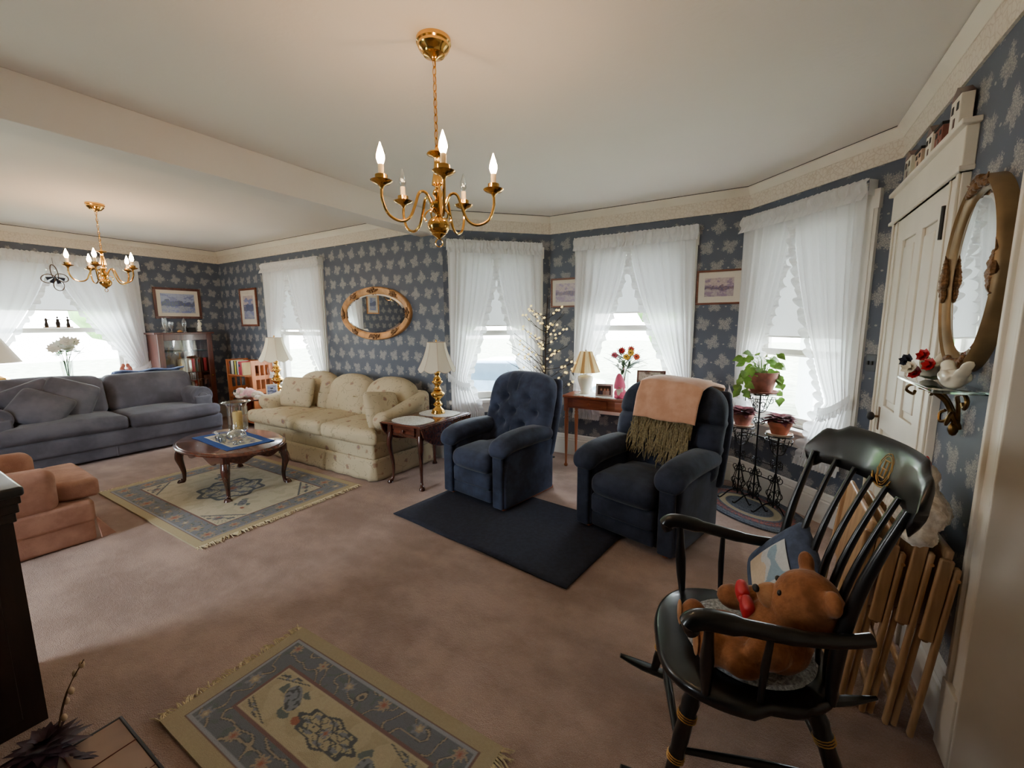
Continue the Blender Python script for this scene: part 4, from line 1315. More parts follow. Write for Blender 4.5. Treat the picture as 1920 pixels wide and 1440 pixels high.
BR = [(0, 0), (.068, 0), (.070, .012), (.060, .022), (.062, .032), (.050, .045), (.034, .06), (.03, .075), (.046, .085), (.048, .098), (.03, .11), (.022, .13), (.028, .145), (.05, .165), (.068, .19), (.070, .205), (.052, .222), (.038, .232), (.044, .245), (.03, .258), (.024, .28), (.038, .3), (.056, .318), (.054, .328), (.034, .34), (.042, .352), (.03, .365), (.02, .385), (.03, .405), (.03, .42), (.016, .43), (.012, .45), (.012, .52), (0, .52)]
t = thing('table_lamp', 'brass lamp with ivory scalloped shade on the drop-leaf side table', 'lamp', (-2.80, 3.20, .608), 0, 'brass lamps with scalloped shades')
turned(t, BR); scallop_shade(t, .09, .185, .45, .715)
MB().lathe([(.003, .5), (.003, .72), (.01, .725), (.008, .735), (0, .745)], 10).build('finial', 'brass', t)
t2 = copy_tree(t, (-5.55, 3.16, .575), 20, 'brass lamp with white scalloped shade in front of the window left of the oval mirror', (1.07, 1.07, 1.07))
t = thing('table_lamp', 'cream ceramic lamp with yellow striped pleated shade on the writing desk', 'lamp', (-1.60, 4.15, .768), 0)
turned(t, [(0, 0), (.045, 0), (.05, .01), (.046, .03), (.052, .06), (.066, .10), (.078, .14), (.082, .165), (.078, .185), (.06, .195), (.03, .198), (.028, .21), (0, .21)], 'ceramic')
n = 72
def ps(u, v):
    a = 2 * pi * u; r = .06 + (.145 - .06) * v + .003 * math.sin(a * 36); return (r * math.cos(a), r * math.sin(a), .445 - .215 * v)
sh_ = MB().grid(216, 1, ps).build('lamp_shade', 'shadey', t, True, 180)
for k in range(8):
    MB().grid(6, 1, lambda u, v: tuple(c * (1.03 if i < 2 else 1) for i, c in enumerate(ps((k + u * .36) / 8, v)))).build('pleat_stripe', 'shadet', sh_, True, 180)
MB().lathe([(.003, .2), (.003, .45), (.008, .455), (0, .465)], 10).build('finial', 'oldbrass', t)
t = thing('table_lamp', 'wide cream coolie lamp with squat brass base cut off by the left edge', 'lamp', (-7.36, .99, .72), 0)
MB().lathe([(0, 0), (.13, 0), (.14, .02), (.135, .04), (.15, .06), (.16, .16), (.14, .21), (.08, .24), (.05, .26), (.05, .30), (.02, .32), (.02, .38), (0, .38)], 8).build('base', 'brass', t, True, 30)
MB().grid(64, 6, lambda u, v: ((.10 + .16 * v) * math.cos(2 * pi * u), (.10 + .16 * v) * math.sin(2 * pi * u), .70 - .32 * v)).build('lamp_shade', 'shadeg', t, True, 180)
# console behind the sofa
t = thing('console_table', 'narrow console table hidden behind the velvet sofa back', 'console table', (-7.40, 1.55, 0))
MB().rbox(-.17, .13, -.80, .78, .695, .72, .006, 2).build('tabletop', 'mahog', t)
for sx in (-.14, .10):
    for y in (-.75, .73): MB().box(sx - .02, sx + .02, y - .02, y + .02, 0, .695).build('leg', 'mahogz', t, False)

# ============================================================ framed pictures and mirrors
def scene_col(w, h, seed, pal):
    def f(x, y):
        v = y / h + .5; n1 = noise.fractal(Vector((x * 9 / h * .3, y * 9 / h * .3 * 2, seed)), 1.0, 2.0, 5); n2 = noise.noise(Vector((x * 60, y * 60, seed)))
        hz = .55 + .06 * math.sin(x * 14 + seed)
        if v > hz + .16 * n1 + .05: c = pal[0] if n1 > -.2 else pal[1]
        elif v > .36 + .1 * n1: c = pal[2] if n2 > 0 else pal[3]
        else: c = pal[4] if n1 + n2 * .4 > -.05 else pal[1]
        k = .9 + .2 * n2
        return (c[0] * k, c[1] * k, c[2] * k, 1)
    return f
def picture(label, wi, s, z, w, h, fw, mb, pal, seed, fmat='framewood', mirrored=False):
    a, b_ = PTS[wi], PTS[wi + 1]; ang, L = frame_of(a, b_)
    e = thing('framed_picture', label, 'picture', (a[0] + s * math.cos(R(ang)), a[1] + s * math.sin(R(ang)), z), ang, 'framed landscape prints')
    m = MB(); W, H = w / 2, h / 2
    for (x0, x1, z0, z1) in ((-W, W, H - fw, H), (-W, W, -H, -H + fw), (-W, -W + fw, -H + fw, H - fw), (W - fw, W, -H + fw, H - fw)):
        m.box(x0, x1, -.026, -.001, z0, z1)
    m.build('frame', fmat, e, False, bev=.005)
    MB().box(-W + fw, W - fw, -.014, -.004, -H + fw, H - fw).build('mat_board', 'matboard', e, False)
    iw, ih = w - 2 * fw - 2 * mb, h - 2 * fw - 2 * mb
    p = painted('print', iw, ih, 110, int(110 * ih / iw), scene_col(iw, ih, seed, pal), M['print'], e, 0)
    p.rotation_euler = (R(90), 0, 0); p.location = (0, -.016, 0)
    MB().box(-W + fw, W - fw, -.021, -.019, -H + fw, H - fw).build('glazing', 'glass', e, False)
    return e
PB = [rgb(176, 188, 224), rgb(140, 152, 204), rgb(84, 96, 160), rgb(112, 124, 140), rgb(172, 180, 204)]
PP = [rgb(214, 196, 196), rgb(170, 150, 178), rgb(110, 96, 130), rgb(150, 126, 140), rgb(196, 182, 190)]
picture('blue winter landscape in a dark brown frame, above the glass-door bookcase', 0, 2.955 - YR, 1.835, .60, .455, .035, .05, PB, 3.0, 'walnut')
picture('upright purple-blue street print in a red-brown frame, right of the corner', 1, -6.86 - XA, 1.775, .55, .575, .03, .08, PP[:1] + PB[1:], 7.0).scale = (.86, 1, 1)
picture('snowy mauve landscape half hidden by the middle bay curtain', 3, .26, 1.84, .48, .32, .018, .04, PP, 12.0)
picture('mauve covered-bridge landscape between the middle and right bay windows', 3, -.41 + 2.15, 1.825, .39, .315, .018, .055, PP, 17.0)
picture('small gold framed print seen reflected in the oval mirror', 0, .42 - YR, 1.97, .34, .44, .03, .05, PB, 21.0, 'gold')

def oval_mirror(label, wi, s, z, a, b, fw, depth, fmat, orn):
    p, q = PTS[wi], PTS[wi + 1]; ang, L = frame_of(p, q)
    e = thing('oval_mirror', label, 'mirror', (p[0] + s * math.cos(R(ang)), p[1] + s * math.sin(R(ang)), z), ang, 'oval wall mirrors')
    prof = [(0, 0), (0, depth * .75), (.006, depth * .95), (fw * .22, depth * 1.05), (fw * .34, depth * .88), (fw * .52, depth * .92), (fw * .7, depth * .78), (fw * .86, depth * .74), (fw, depth * .56), (fw, 0.002)]
    def G(u, v):
        k = v * (len(prof) - 1); i = int(min(k, len(prof) - 2)); f = k - i
        d = prof[i][0] * (1 - f) + prof[i + 1][0] * f; h = prof[i][1] * (1 - f) + prof[i + 1][1] * f
        t = 2 * pi * u; return ((a - d) * math.cos(t), -h, (b - d) * math.sin(t))
    MB().grid(96, len(prof) - 1, G).build('frame', fmat, e, True, 60)
    ia, ib = a - fw, b - fw
    gl_ = MB().prism([(ia * .93 * math.cos(2 * pi * k / 90), ib * .93 * math.sin(2 * pi * k / 90)) for k in range(90)], depth * .5, depth * .62, RX(90)).build('mirror_glass', 'mirror', e, False)
    MB().grid(90, 1, lambda u, v: ((ia * (.93 + .075 * v)) * math.cos(2 * pi * u), -depth * (.62 - .12 * v), (ib * (.93 + .075 * v)) * math.sin(2 * pi * u))).build('bevelled_rim', 'mirror', gl_, True, 180)
    rn = random.Random(3)
    for t0, sp_ in orn:
        m = MB()
        for k in range(15):
            t = R(t0) + (k - 7) / 7 * R(sp_); w_ = 1 - abs(k - 7) / 8
            rr = fw * (.25 + .5 * rn.random()); 
            m.ell(((a - rr) * math.cos(t), -depth * (.95 + .05 * w_), (b - rr) * math.sin(t)), (.010 + .008 * w_, .008 + .008 * w_, .010 + .008 * w_), 8)
        for sg in (-1, 1):
            t = R(t0); cx, cz = (a - fw * .45) * math.cos(t), (b - fw * .45) * math.sin(t)
            tx, tz = -math.sin(t), math.cos(t)
            m.tube([(cx + sg * tx * (.01 + .02 * j) + .012 * math.cos(j * 2.0), -depth * 1.02, cz + sg * tz * (.01 + .02 * j) + .012 * math.sin(j * 2.0)) for j in range(5)], [.007, .006, .005, .004, .002], 5)
        m.build('carved_ornament', 'giltdark', e)
    return e
oval_mirror('wide oval mirror in a carved gilt frame above the floral sofa', 1, -4.06 - XA, 1.632, .60, .315, .085, .045, 'gold', [(90, 9), (-90, 9), (0, 11), (180, 11), (52, 6), (128, 6), (-52, 6), (-128, 6)])
oval_mirror('upright oval mirror in a dull gold frame beside the white door', 5, YB - 2.19, 1.655, .245, .345, .05, .05, 'gilt2', [(90, 22), (-90, 22), (0, 10), (180, 14)])

# ============================================================ bookcases
BK = [rgb(226, 220, 204), rgb(60, 52, 50), rgb(196, 188, 60), rgb(178, 40, 66), rgb(234, 228, 214), rgb(196, 60, 70), rgb(120, 44, 38), rgb(44, 60, 84), rgb(226, 206, 150), rgb(92, 70, 52), rgb(206, 96, 70), rgb(238, 236, 230), rgb(70, 84, 60), rgb(150, 34, 40)]
bkm = [plain('book cover %s' % 'abcdefghijklmn'[i], c, .5, var=.06) for i, c in enumerate(BK)]
CN = ['ivory', 'black', 'yellow', 'crimson', 'white', 'rose red', 'maroon', 'navy', 'buff', 'brown', 'coral', 'bright white', 'moss green', 'dark red']
ORD = ['leftmost', 'second', 'third', 'fourth', 'fifth', 'sixth', 'seventh', 'eighth', 'ninth', 'tenth', 'eleventh', 'twelfth']
def book(name_, label, group, loc, rz, th, h, d, ci):
    e = thing('book', label, 'book', loc, rz, group)
    MB().box(0, .003, 0, d, 0, h).box(th - .003, th, 0, d, 0, h).box(0, th, 0, .003, 0, h).build('cover', bkm[ci], e, False)
    MB().box(.003, th - .003, .003, d - .004, .003, h - .004).build('pages', 'paper', e, False)
    if ci % 3 == 0: MB().box(.004, th - .004, -.001, 0, h * .62, h * .8).build('spine_label', bkm[(ci + 4) % 14], e, False)
# small orange shelf, front faces -y
t = thing('small_bookcase', 'orange wood bookcase with square cut-out end panels in the corner', 'bookcase', (-6.60, 3.35, 0), 0)
for sg in (-1, 1):
    m = MB(); x0, x1 = sg * .34 - .011, sg * .34 + .011; y0, y1 = -.15, .16
    cuts = []; ys = [y0, -.085, -.03, -.012, .035, .053, .10, y1]
    for a, b_ in ((-.15, -.10), (-.045, -.03), (.025, .04), (.095, .16)): m.box(x0, x1, a, b_, 0, 1.0)
    for z0, z1 in ((0, .12), (.25, .38), (.52, .58), (.72, .78), (.93, 1.0)):
        for a, b_ in ((-.10, -.045), (-.03, .025), (.04, .095)): m.box(x0, x1, a, b_, z0, z1)
    m.build('side_panel', 'orange', t, False)
for z in (.08, .42, .76): MB().box(-.33, .33, -.14, .15, z, z + .018).build('shelf', 'orange', t, False)
MB().box(-.33, .33, .15, .158, .06, .98).build('back_panel', 'orange', t, False)
rn = random.Random(5); x = -.31; sizes = [(.03, .19, 9), (.02, .20, 1), (.028, .205, 4), (.03, .21, 0), (.022, .20, 1), (.042, .205, 2), (.018, .20, 7), (.03, .205, 11), (.05, .195, 3), (.035, .20, 5), (.03, .185, 8)]
for i, (th, h, ci) in enumerate(sizes):
    book('book', '%s book on the orange bookcase top shelf, %s from the left' % (CN[ci], ORD[i] if i else 'first'), 'books on the orange bookcase', (-6.60 + x, 3.35 - .13, .779), 0, th, h, .15, ci); x += th + .006
# bookcase with glazed door, faces +x
t = thing('glass_bookcase', 'tall red-brown bookcase with a curved glass door beside the corner', 'bookcase', (-7.30, 2.85, 0), 0)
for y in (-.34, .32): MB().box(-.32, 0, y, y + .02, 0, 1.38).build('side_panel', 'walnut', t, False)
MB().rbox(-.34, .03, -.375, .375, 1.38, 1.405, .006, 2).build('top_board', 'walnut', t)
MB().box(-.33, -.32, -.34, .34, 0, 1.38).build('back_panel', 'walnut', t, False)
MB().box(-.30, 0, -.32, .32, 0, .1).build('plinth', 'walnut', t, False)
for z in (.10, .46, .80, 1.12): MB().box(-.31, -.03, -.32, .32, z, z + .016).build('shelf', 'blackm', t, False)
d = MB(); d.box(.0, .022, -.34, -.27, .1, 1.38).box(0, .022, .27, .34, .1, 1.38).box(0, .022, -.27, .27, 1.29, 1.38).box(0, .022, -.27, .27, .1, .2)
d = d.build('door', 'walnut', t, False, bev=.003)
MB().grid(12, 1, lambda u, v: (.012 + .02 * math.sin(pi * u), -.27 + .54 * u, .2 + 1.09 * v)).build('pane', 'clear', d, True)
MB().ell((.032, .30, .75), (.01, .01, .01), 10).build('knob', 'brass', d)
for si, (z, hs) in enumerate(((.117, .26), (.477, .22), (.817, .21))):
    y = -.26 if si == 1 else -.05; k = 0
    while y < .27:
        th = rn.choice([.022, .03, .036, .045]); ci = rn.randrange(14); h = hs * rn.uniform(.85, 1.05)
        book('book', '%s book, %s from the left on the %s shelf behind the glass door' % (CN[ci], ORD[min(k, 11)] if k else 'first', ('lowest', 'middle', 'upper')[si]), 'books behind the glass door', (-7.30 - .05, 2.85 + y, z), 90, th, h, .16, ci)
        y += th + .007; k += 1
    
def figurine(name, label, cat, loc, ells, mat, vox=.004, group=None):
    e = thing(name, label, cat, loc, 0, group); blob('body', ells, mat, e, vox, 3); return e
figurine('ceramic_figurine', 'white ceramic figurine on the top inner shelf behind the glass door', 'figurine', (-7.40, 3.00, 1.136), [((0, 0, .015), (.035, .03, .018)), ((0, 0, .05), (.024, .022, .04)), ((0, 0, .1), (.014, .014, .03)), ((0, 0, .13), (.014, .014, .016))], 'ceramic')
figurine('ceramic_figurine', 'pale gold ceramic figurine standing at the right end on top of the glass-door bookcase', 'figurine', (-7.38, 3.08, 1.406), [((0, 0, .02), (.04, .035, .02)), ((0, 0, .06), (.028, .026, .05)), ((.0, .01, .12), (.022, .03, .035)), ((0, 0, .165), (.016, .016, .02)), ((0, .03, .17), (.01, .018, .006))], 'ceramic')
t = thing('trinket_box', 'small black box on top of the glass-door bookcase', 'box', (-7.40, 2.98, 1.406)); MB().rbox(-.03, .03, -.05, .05, 0, .055, .004, 2).build('body', 'blackm', t); MB().rbox(-.032, .032, -.052, .052, .055, .068, .004, 2).build('lid', 'blackm', t)
def glassware(name, label, loc, prof, m='clear', group=None, n=28):
    t = thing(name, label, 'glassware', loc, 0, group); MB().lathe(prof, n, cap=False).build('body', m, t, True, 60); return t
glassware('crystal_vase', 'tall flared crystal vase, leftmost on the glass-door bookcase', (-7.40, 2.66, 1.406), [(.0, 0), (.035, 0), (.035, .01), (.01, .025), (.016, .06), (.03, .11), (.032, .16), (.028, .2), (.03, .21)], group='crystal on the bookcase')
glassware('crystal_goblet', 'cut crystal goblet beside the tall vase on the glass-door bookcase', (-7.36, 2.72, 1.406), [(.0, 0), (.03, 0), (.028, .008), (.008, .02), (.008, .05), (.03, .07), (.036, .11), (.034, .15)], group='crystal on the bookcase')
glassware('crystal_swan', 'curved clear glass ornament at the middle of the glass-door bookcase', (-7.38, 2.89, 1.406), [(.0, 0), (.03, 0), (.03, .01), (.012, .02), (.02, .07), (.034, .12), (.026, .17), (.006, .21)], group='crystal on the bookcase')
figurine('shell_ornament', 'small tan shell ornament between the crystal pieces on the bookcase', 'ornament', (-7.34, 2.81, 1.406), [((0, 0, .012), (.03, .035, .014)), ((0, 0, .022), (.018, .02, .014))], 'gold')

# ============================================================ window sill and hanging things by the far left window
t = thing('musician_figurines', 'three dark musician figurines on one base in the far left window', 'figurine', (XA + .105, 1.63, 1.481))
MB().box(-.015, .015, -.13, .13, 0, .014).build('base', 'oldbrass', t, False)
for y, hh in ((-.10, .11), (0, .13), (.09, .13)):
    blob('musician', [((0, y, .05), (.012, .022 if y == 0 else .014, .045)), ((0, y, .095), (.011, .015, .02)), ((0, y, hh), (.01, .011, .012)), ((0, y + .02, .1), (.005, .022, .005)), ((0, y - .012, .03), (.007, .007, .03)), ((0, y + .012, .03), (.007, .007, .03))], 'twig', t, .004, 2)
t = thing('vine_wreath', 'small looped grapevine wreath with a dark ribbon hanging in the far left window', 'wreath', (XA + .13, 1.66, 2.12), 90).scale = (.85, .85, .85); t = bpy.data.objects['vine_wreath']
b = MB()
for k, (cx, cz, rx, rz, an) in enumerate(((-.07, -.05, .075, .06, 20), (.07, -.03, .07, .055, -25), (.03, -.14, .055, .075, 0), (0, .04, .035, .11, 8))):
    pts = [(cx + rx * math.cos(a) * math.cos(R(an)) - rz * math.sin(a) * math.sin(R(an)), .004 * math.sin(3 * a + k), cz + rx * math.cos(a) * math.sin(R(an)) + rz * math.sin(a) * math.cos(R(an))) for a in [2 * pi * i / 24 for i in range(25)]]
    b.tube(pts, .006, 6, cap=False)
b.build('vine', 'stem', t)
for a in (-160, -20, -70, -120):
    c, s_ = math.cos(R(a)), math.sin(R(a))
    MB().add([(0, -.012, -.02), (.10 * c + .025 * s_, -.02, -.02 + .10 * s_ - .025 * c), (.10 * c - .025 * s_, -.016, -.02 + .10 * s_ + .025 * c)], [(0, 1, 2)]).build('ribbon', M['matblue'], t, False, solid=.004)
MB().tube([(0, 0, .14), (0, .02, .25)], .002, 5).build('hook', 'iron', t)
def leaf_mesh(b, base, direc, L, W, cup=.15, nrm=None):
    d = Vector(direc).normalized(); up = Vector(nrm) if nrm is not None else Vector((0, 0, 1))
    s_ = d.cross(up)
    if s_.length < .05: s_ = d.cross(Vector((1, 0, 0)))
    s_.normalize(); n_ = s_.cross(d)
    P = [(0, 0), (.12, .36), (.35, .5), (.62, .36), (.85, .14), (1, 0)]
    c = [Vector(base) + d * L * t + n_ * (-cup * L * t * t) for t, w in P]
    vs = list(c); l = [c[i] + s_ * W * P[i][1] + n_ * W * cup * P[i][1] * .8 for i in range(1, 5)]; r = [c[i] - s_ * W * P[i][1] + n_ * W * cup * P[i][1] * .8 for i in range(1, 5)]
    vs += l + r
    fs = [(0, 1, 6)[::1], (0, 10, 1)]
    for i in range(1, 4): fs += [(i, i + 1, 6 + i, 5 + i), (i, 9 + i, 10 + i, i + 1)]
    fs += [(4, 5, 9), (4, 13, 5)]
    b.add(vs, fs)
def bloom(m, c, n, k, L, W, fwd=.35):
    n = Vector(n).normalized(); a = n.cross(Vector((0, 0, 1))).normalized(); b_ = n.cross(a)
    for q in range(k):
        th = 2 * pi * q / k; leaf_mesh(m, c, a * math.cos(th) + b_ * math.sin(th) + n * fwd, L, W, -.15, n)
t = thing('flower_vase', 'clear vase of white silk flowers with green leaves in the far left window', 'vase', (-7.34, 1.60, .72))
MB().lathe([(.0, 0), (.05, 0), (.055, .02), (.048, .2), (.06, .36)], 24, cap=False).build('vase', 'clear', t)
MB().lathe([(0, .01), (.045, .01), (.045, .17), (0, .17)], 16).build('vase_filling', 'saucer', t)
b = MB(); st = MB(); fl = []
rn = random.Random(8)
for k in range(12):
    a = k * 2.4; r = .05 + .1 * rn.random(); z = .50 + .10 * rn.random()
    st.tube([(0, 0, .1), (.3 * r * math.cos(a), .3 * r * math.sin(a), .35), (r * math.cos(a), r * math.sin(a) * 1.3, z)], .003, 5)
    for q in range(4): leaf_mesh(b, (r * .6 * math.cos(a), r * .8 * math.sin(a), z - .1 + q * .02), (math.cos(a + q), math.sin(a + q), .3), .13, .07)
    if k % 2 == 0:
        m = MB()
        bloom(m, (r * math.cos(a) + .02, r * 1.3 * math.sin(a), z), (.9, -.2, .4), 9, .075, .05); bloom(m, (r * math.cos(a) + .03, r * 1.3 * math.sin(a), z), (.9, -.2, .4), 6, .04, .035, .9)
        fl.append(m)
st.build('stem', 'leafd', t); b.build('leaves', 'leaf', t)['kind'] = 'stuff'
for m in fl: m.build('bloom', 'flowerw', t)
t = thing('kissing_figurines', 'pair of small terracotta figures touching heads behind the velvet sofa back', 'figurine', (-7.30, 2.14, .721), 90); t.scale = (1.3, 1.3, 1.4)
for sg in (-1, 1):
    blob('figure', [((sg * .035, 0, .06), (.028, .025, .06)), ((sg * .032, 0, .13), (.022, .02, .05)), ((sg * .018, 0, .185), (.017, .017, .02)), ((sg * .01, .01, .14), (.02, .01, .012))], 'terra', t, .005, 2)
figurine('brown_bird', 'small brown ornament between the coolie lamp and the flower vase', 'ornament', (-7.34, 1.36, .72), [((0, 0, .05), (.03, .045, .05)), ((0, .03, .12), (.018, .02, .04)), ((0, .05, .15), (.012, .02, .012))], 'terra')

# plush dog and photo on the round table
t = thing('plush_dog', 'white and pink plush dog with black patches lying on the round table', 'plush toy', (-5.62, 2.84, .576), 8)
body = blob('body', [((-.19, 0, .07), (.062, .06, .055)), ((-.25, -.01, .05), (.045, .04, .035)), ((-.06, .0, .06), (.11, .07, .055)), ((.09, .02, .05), (.10, .06, .045)), ((-.1, -.08, .025), (.08, .03, .022)), ((.2, -.04, .03), (.07, .03, .025)), ((.2, .05, .03), (.07, .03, .025))], 'whitefur', t, .007, 4)
blob('pink_jacket', [((-.03, 0, .075), (.06, .074, .056)), ((.02, 0, .065), (.05, .072, .05)), ((-.07, -.07, .04), (.035, .03, .028))], 'pinkfur', t, .007, 3)
MB().ell((-.215, -.052, .085), (.022, .014, .022), 10).build('eye_patch', 'blackm', t)
MB().ell((-.285, -.03, .055), (.016, .014, .012), 10).build('nose', 'blackm', t)
blob('ear', [((-.15, -.055, .095), (.02, .016, .035)), ((-.15, .06, .095), (.02, .016, .035))], 'pinkfur', t, .006, 3)
def photo(label, loc, rz, w, h, fmat, seed, pal, tilt=-12, fw=.014):
    e = thing('photo_frame', label, 'photo frame', loc, rz, 'standing photo frames')
    m4 = RX(tilt)
    m = MB(); W = w / 2
    for (x0, x1, z0, z1) in ((-W, W, h - fw, h), (-W, W, 0, fw), (-W, -W + fw, fw, h - fw), (W - fw, W, fw, h - fw)): m.box(x0, x1, -.008, .008, z0, z1, m4)
    m.box(-W, W, .004, .009, 0, h, m4)
    m.build('frame', fmat, e, False)
    p = painted('photo', w - 2 * fw, h - 2 * fw, 60, 44, seed, M['print'], e, 0); p.matrix_local = m4 @ T(0, -.002, h / 2) @ RX(90)
    MB().box(-.015, .015, .0, .004, 0, h * .7, T(0, .05, 0) @ RX(10)).build('easel', 'blackm', e, False)
    return e
def people(x, y, W=.05, dark=rgb(60, 30, 26)):
    for cx, c2 in ((-.030, rgb(70, 60, 90)), (.004, rgb(196, 170, 160)), (.034, rgb(214, 200, 196))):
        if math.hypot(x - cx, (y - .006) * .9) < .010: return rgb(226, 176, 146)
        if math.hypot(x - cx, (y - .010) * .9) < .0135: return rgb(90, 60, 40)
        if abs(x - cx) < .017 and y < -.004: return c2
    return dark
photo('small silver photo frame beside the plush dog on the round table', (-5.45, 3.02, .576), 60, .13, .17, 'silver', scene_col(.1, .14, 4., PB), PB, -18)
photo('silver frame with a family of three, beside the ceramic lamp on the desk', (-1.355, 4.035, .772), 12, .17, .13, 'silver', people, None, -10, .02)
photo('large dark framed photo behind the peach blanket at the right end of the desk', (-.95, 4.22, .768), 8, .27, .27, 'walnut', scene_col(.24, .2, 9., [rgb(196, 186, 170), rgb(120, 104, 90), rgb(80, 66, 56), rgb(150, 130, 110), rgb(170, 156, 140)]), None, -10, .016)

# ============================================================ coffee table things
Z = .4285
t = thing('table_runner', 'royal blue placemat runner with a cream floral centre on the coffee table', 'table runner', (-4.27, 1.96, Z), -4)
def runner(x, y):
    if abs(x) > .30 or abs(y) > .13: return rgb(44, 80, 150)
    n_ = noise.noise(Vector((x * 22, y * 22, 5)))
    if abs(x) > .285 or abs(y) > .118: return rgb(214, 208, 190)
    return rgb(110, 116, 150) if n_ > .28 else (rgb(150, 144, 120) if n_ < -.34 else rgb(206, 198, 176))
painted('cloth', .78, .40, 150, 80, runner, M['paint'], t, .003, zf=lambda x, y: .004 + .002 * math.sin(x * 20) * (abs(y) / .2)).location.z = .0
hx, hy = -4.27, 1.98
t = thing('hurricane_vase', 'tall flared clear glass hurricane holding the yellow candle', 'candle holder', (hx + .02, hy + .03, Z + .006))
MB().lathe([(.0, .0), (.05, 0), (.06, .006), (.062, .02), (.03, .035), (.05, .055), (.075, .08), (.08, .10), (.079, .30), (.085, .33), (.105, .345), (.112, .35)], 36, cap=False).build('body', 'clear', t, True, 60)
MB().tube([(.112 * math.cos(a), .112 * math.sin(a), .35) for a in [2 * pi * i / 36 for i in range(37)]], .005, 6, cap=False).build('rim', 'clear', t)
t = thing('pillar_candle', 'yellow pillar candle inside the glass hurricane', 'candle', (hx + .02, hy + .03, Z + .09))
MB().lathe([(0, 0), (.039, 0), (.04, .004), (.04, .165), (.036, .172), (.02, .168), (0, .166)], 28).build('wax', 'candle', t); MB().tube([(0, 0, .166), (.002, 0, .182)], .0015, 5).build('wick', 'blackm', t)
glassware('glass_bowl', 'shallow clear glass dish left of the candle', (hx - .15, hy - .02, Z + .006), [(0, 0), (.03, 0), (.04, .006), (.06, .03), (.09, .05), (.098, .053)])
t = glassware('candy_dish', 'lidded clear glass candy dish filled with shells in front of the candle', (hx + .20, hy - .08, Z + .006), [(0, 0), (.035, 0), (.032, .008), (.02, .014), (.05, .03), (.076, .06), (.078, .075)])
rn = random.Random(2)
b = MB()
for k in range(40):
    a = rn.uniform(0, 6.28); r = rn.uniform(0, .05); b.ell((r * math.cos(a), r * math.sin(a), .03 + rn.uniform(0, .02)), (.009, .008, .006), 6)
b.build('shells', 'saucer', t)['kind'] = 'stuff'
l = MB().lathe([(.078, .077), (.076, .09), (.05, .118), (.02, .13), (.006, .134), (.005, .145), (.014, .152), (.015, .165), (.006, .175), (0, .176)], 32, cap=False).build('lid', 'clear', t, True, 60)
for i, (dx, dy, w) in enumerate(((.05, -.13, 'in front of the tall candle'), (-.03, -.12, 'left of the other votive cup'))):
    glassware('votive_cup', 'small cut glass votive cup ' + w, (hx + dx, hy + dy, Z + .006), [(0, 0), (.025, 0), (.03, .01), (.034, .045), (.03, .05), (.026, .012), (0, .01)], group='votive cups')

# placemats on the drop leaf table
for (x, y, rz, lb) in ((-2.80, 2.84, -6, 'front'), (-2.80, 3.22, 4, 'under the brass lamp at the back')):
    def lace(x_, y_): return None
    out = [(.205 * math.copysign(abs(math.cos(a)) ** .7, math.cos(a)) * (1 + .012 * math.sin(a * 40)), .15 * math.copysign(abs(math.sin(a)) ** .7, math.sin(a)) * (1 + .012 * math.sin(a * 40))) for a in [2 * pi * i / 160 for i in range(160)]]
    o = MB().prism(out, 0, .004).build('lace_placemat', 'lace', None, False); o.location = (x, y, .603); o.rotation_euler.z = R(rz)
    tag(o, 'white crocheted placemat on the drop-leaf table, %s' % lb, 'placemat', 'crocheted placemats')
# cords by the table legs
o = MB().tube(spl([(-2.90, 3.45, .35), (-2.8, 3.42, .08), (-2.66, 3.3, .012), (-2.5, 3.4, .01), (-2.55, 3.2, .012), (-2.7, 3.36, .01), (-2.5, 3.5, .01)], 8), .004, 6).build('lamp_cord', 'floorb', None); tag(o, 'pale lamp cord coiled on the carpet behind the drop-leaf table', 'cord')

# ============================================================ desk things
o = MB().prism([((.44 + .012 * math.sin(a * 30)) * math.copysign(abs(math.cos(a)) ** .5, math.cos(a)), (.15 + .012 * math.sin(a * 30)) * math.copysign(abs(math.sin(a)) ** .5, math.sin(a))) for a in [2 * pi * i / 200 for i in range(200)]], 0, .003).build('lace_runner', 'lace', None, False)
o.location = (-1.24, 4.13, .7655); tag(o, 'white scalloped lace runner along the writing desk top', 'table runner')
t = thing('plush_gnome', 'pink gnome with tall felt hat and white beard on the desk', 'gnome', (-1.19, 4.03, .769), 5)
blob('body', [((0, 0, .05), (.064, .055, .055)), ((-.03, -.03, .02), (.025, .035, .02)), ((.035, -.03, .02), (.025, .035, .02)), ((0, 0, .09), (.042, .04, .04))], 'gnome', t, .005, 3)
MB().lathe([(.056, .10), (.056, .13), (.046, .17), (.034, .21), (.024, .23), (.012, .245), (0, .248)], 18, T(0, 0, 0) @ RY(-4)).build('hat', 'gnome', t)
blob('beard', [((0, -.04, .09), (.034, .014, .035)), ((-.006, -.045, .06), (.02, .012, .03)), ((.0, -.04, .115), (.03, .012, .012))], 'whitefur', t, .004, 2)
MB().ell((0, -.055, .118), (.01, .01, .009), 10).build('nose', 'pink', t)
t = thing('flower_vase', 'clear vase of red, yellow and pink silk flowers on the desk', 'vase', (-1.20, 4.19, .768))
MB().lathe([(.0, 0), (.045, 0), (.05, .02), (.04, .16), (.045, .27), (.055, .30)], 24, cap=False).build('vase', 'clear', t)
st = MB(); lf = MB(); rn = random.Random(12); heads = []
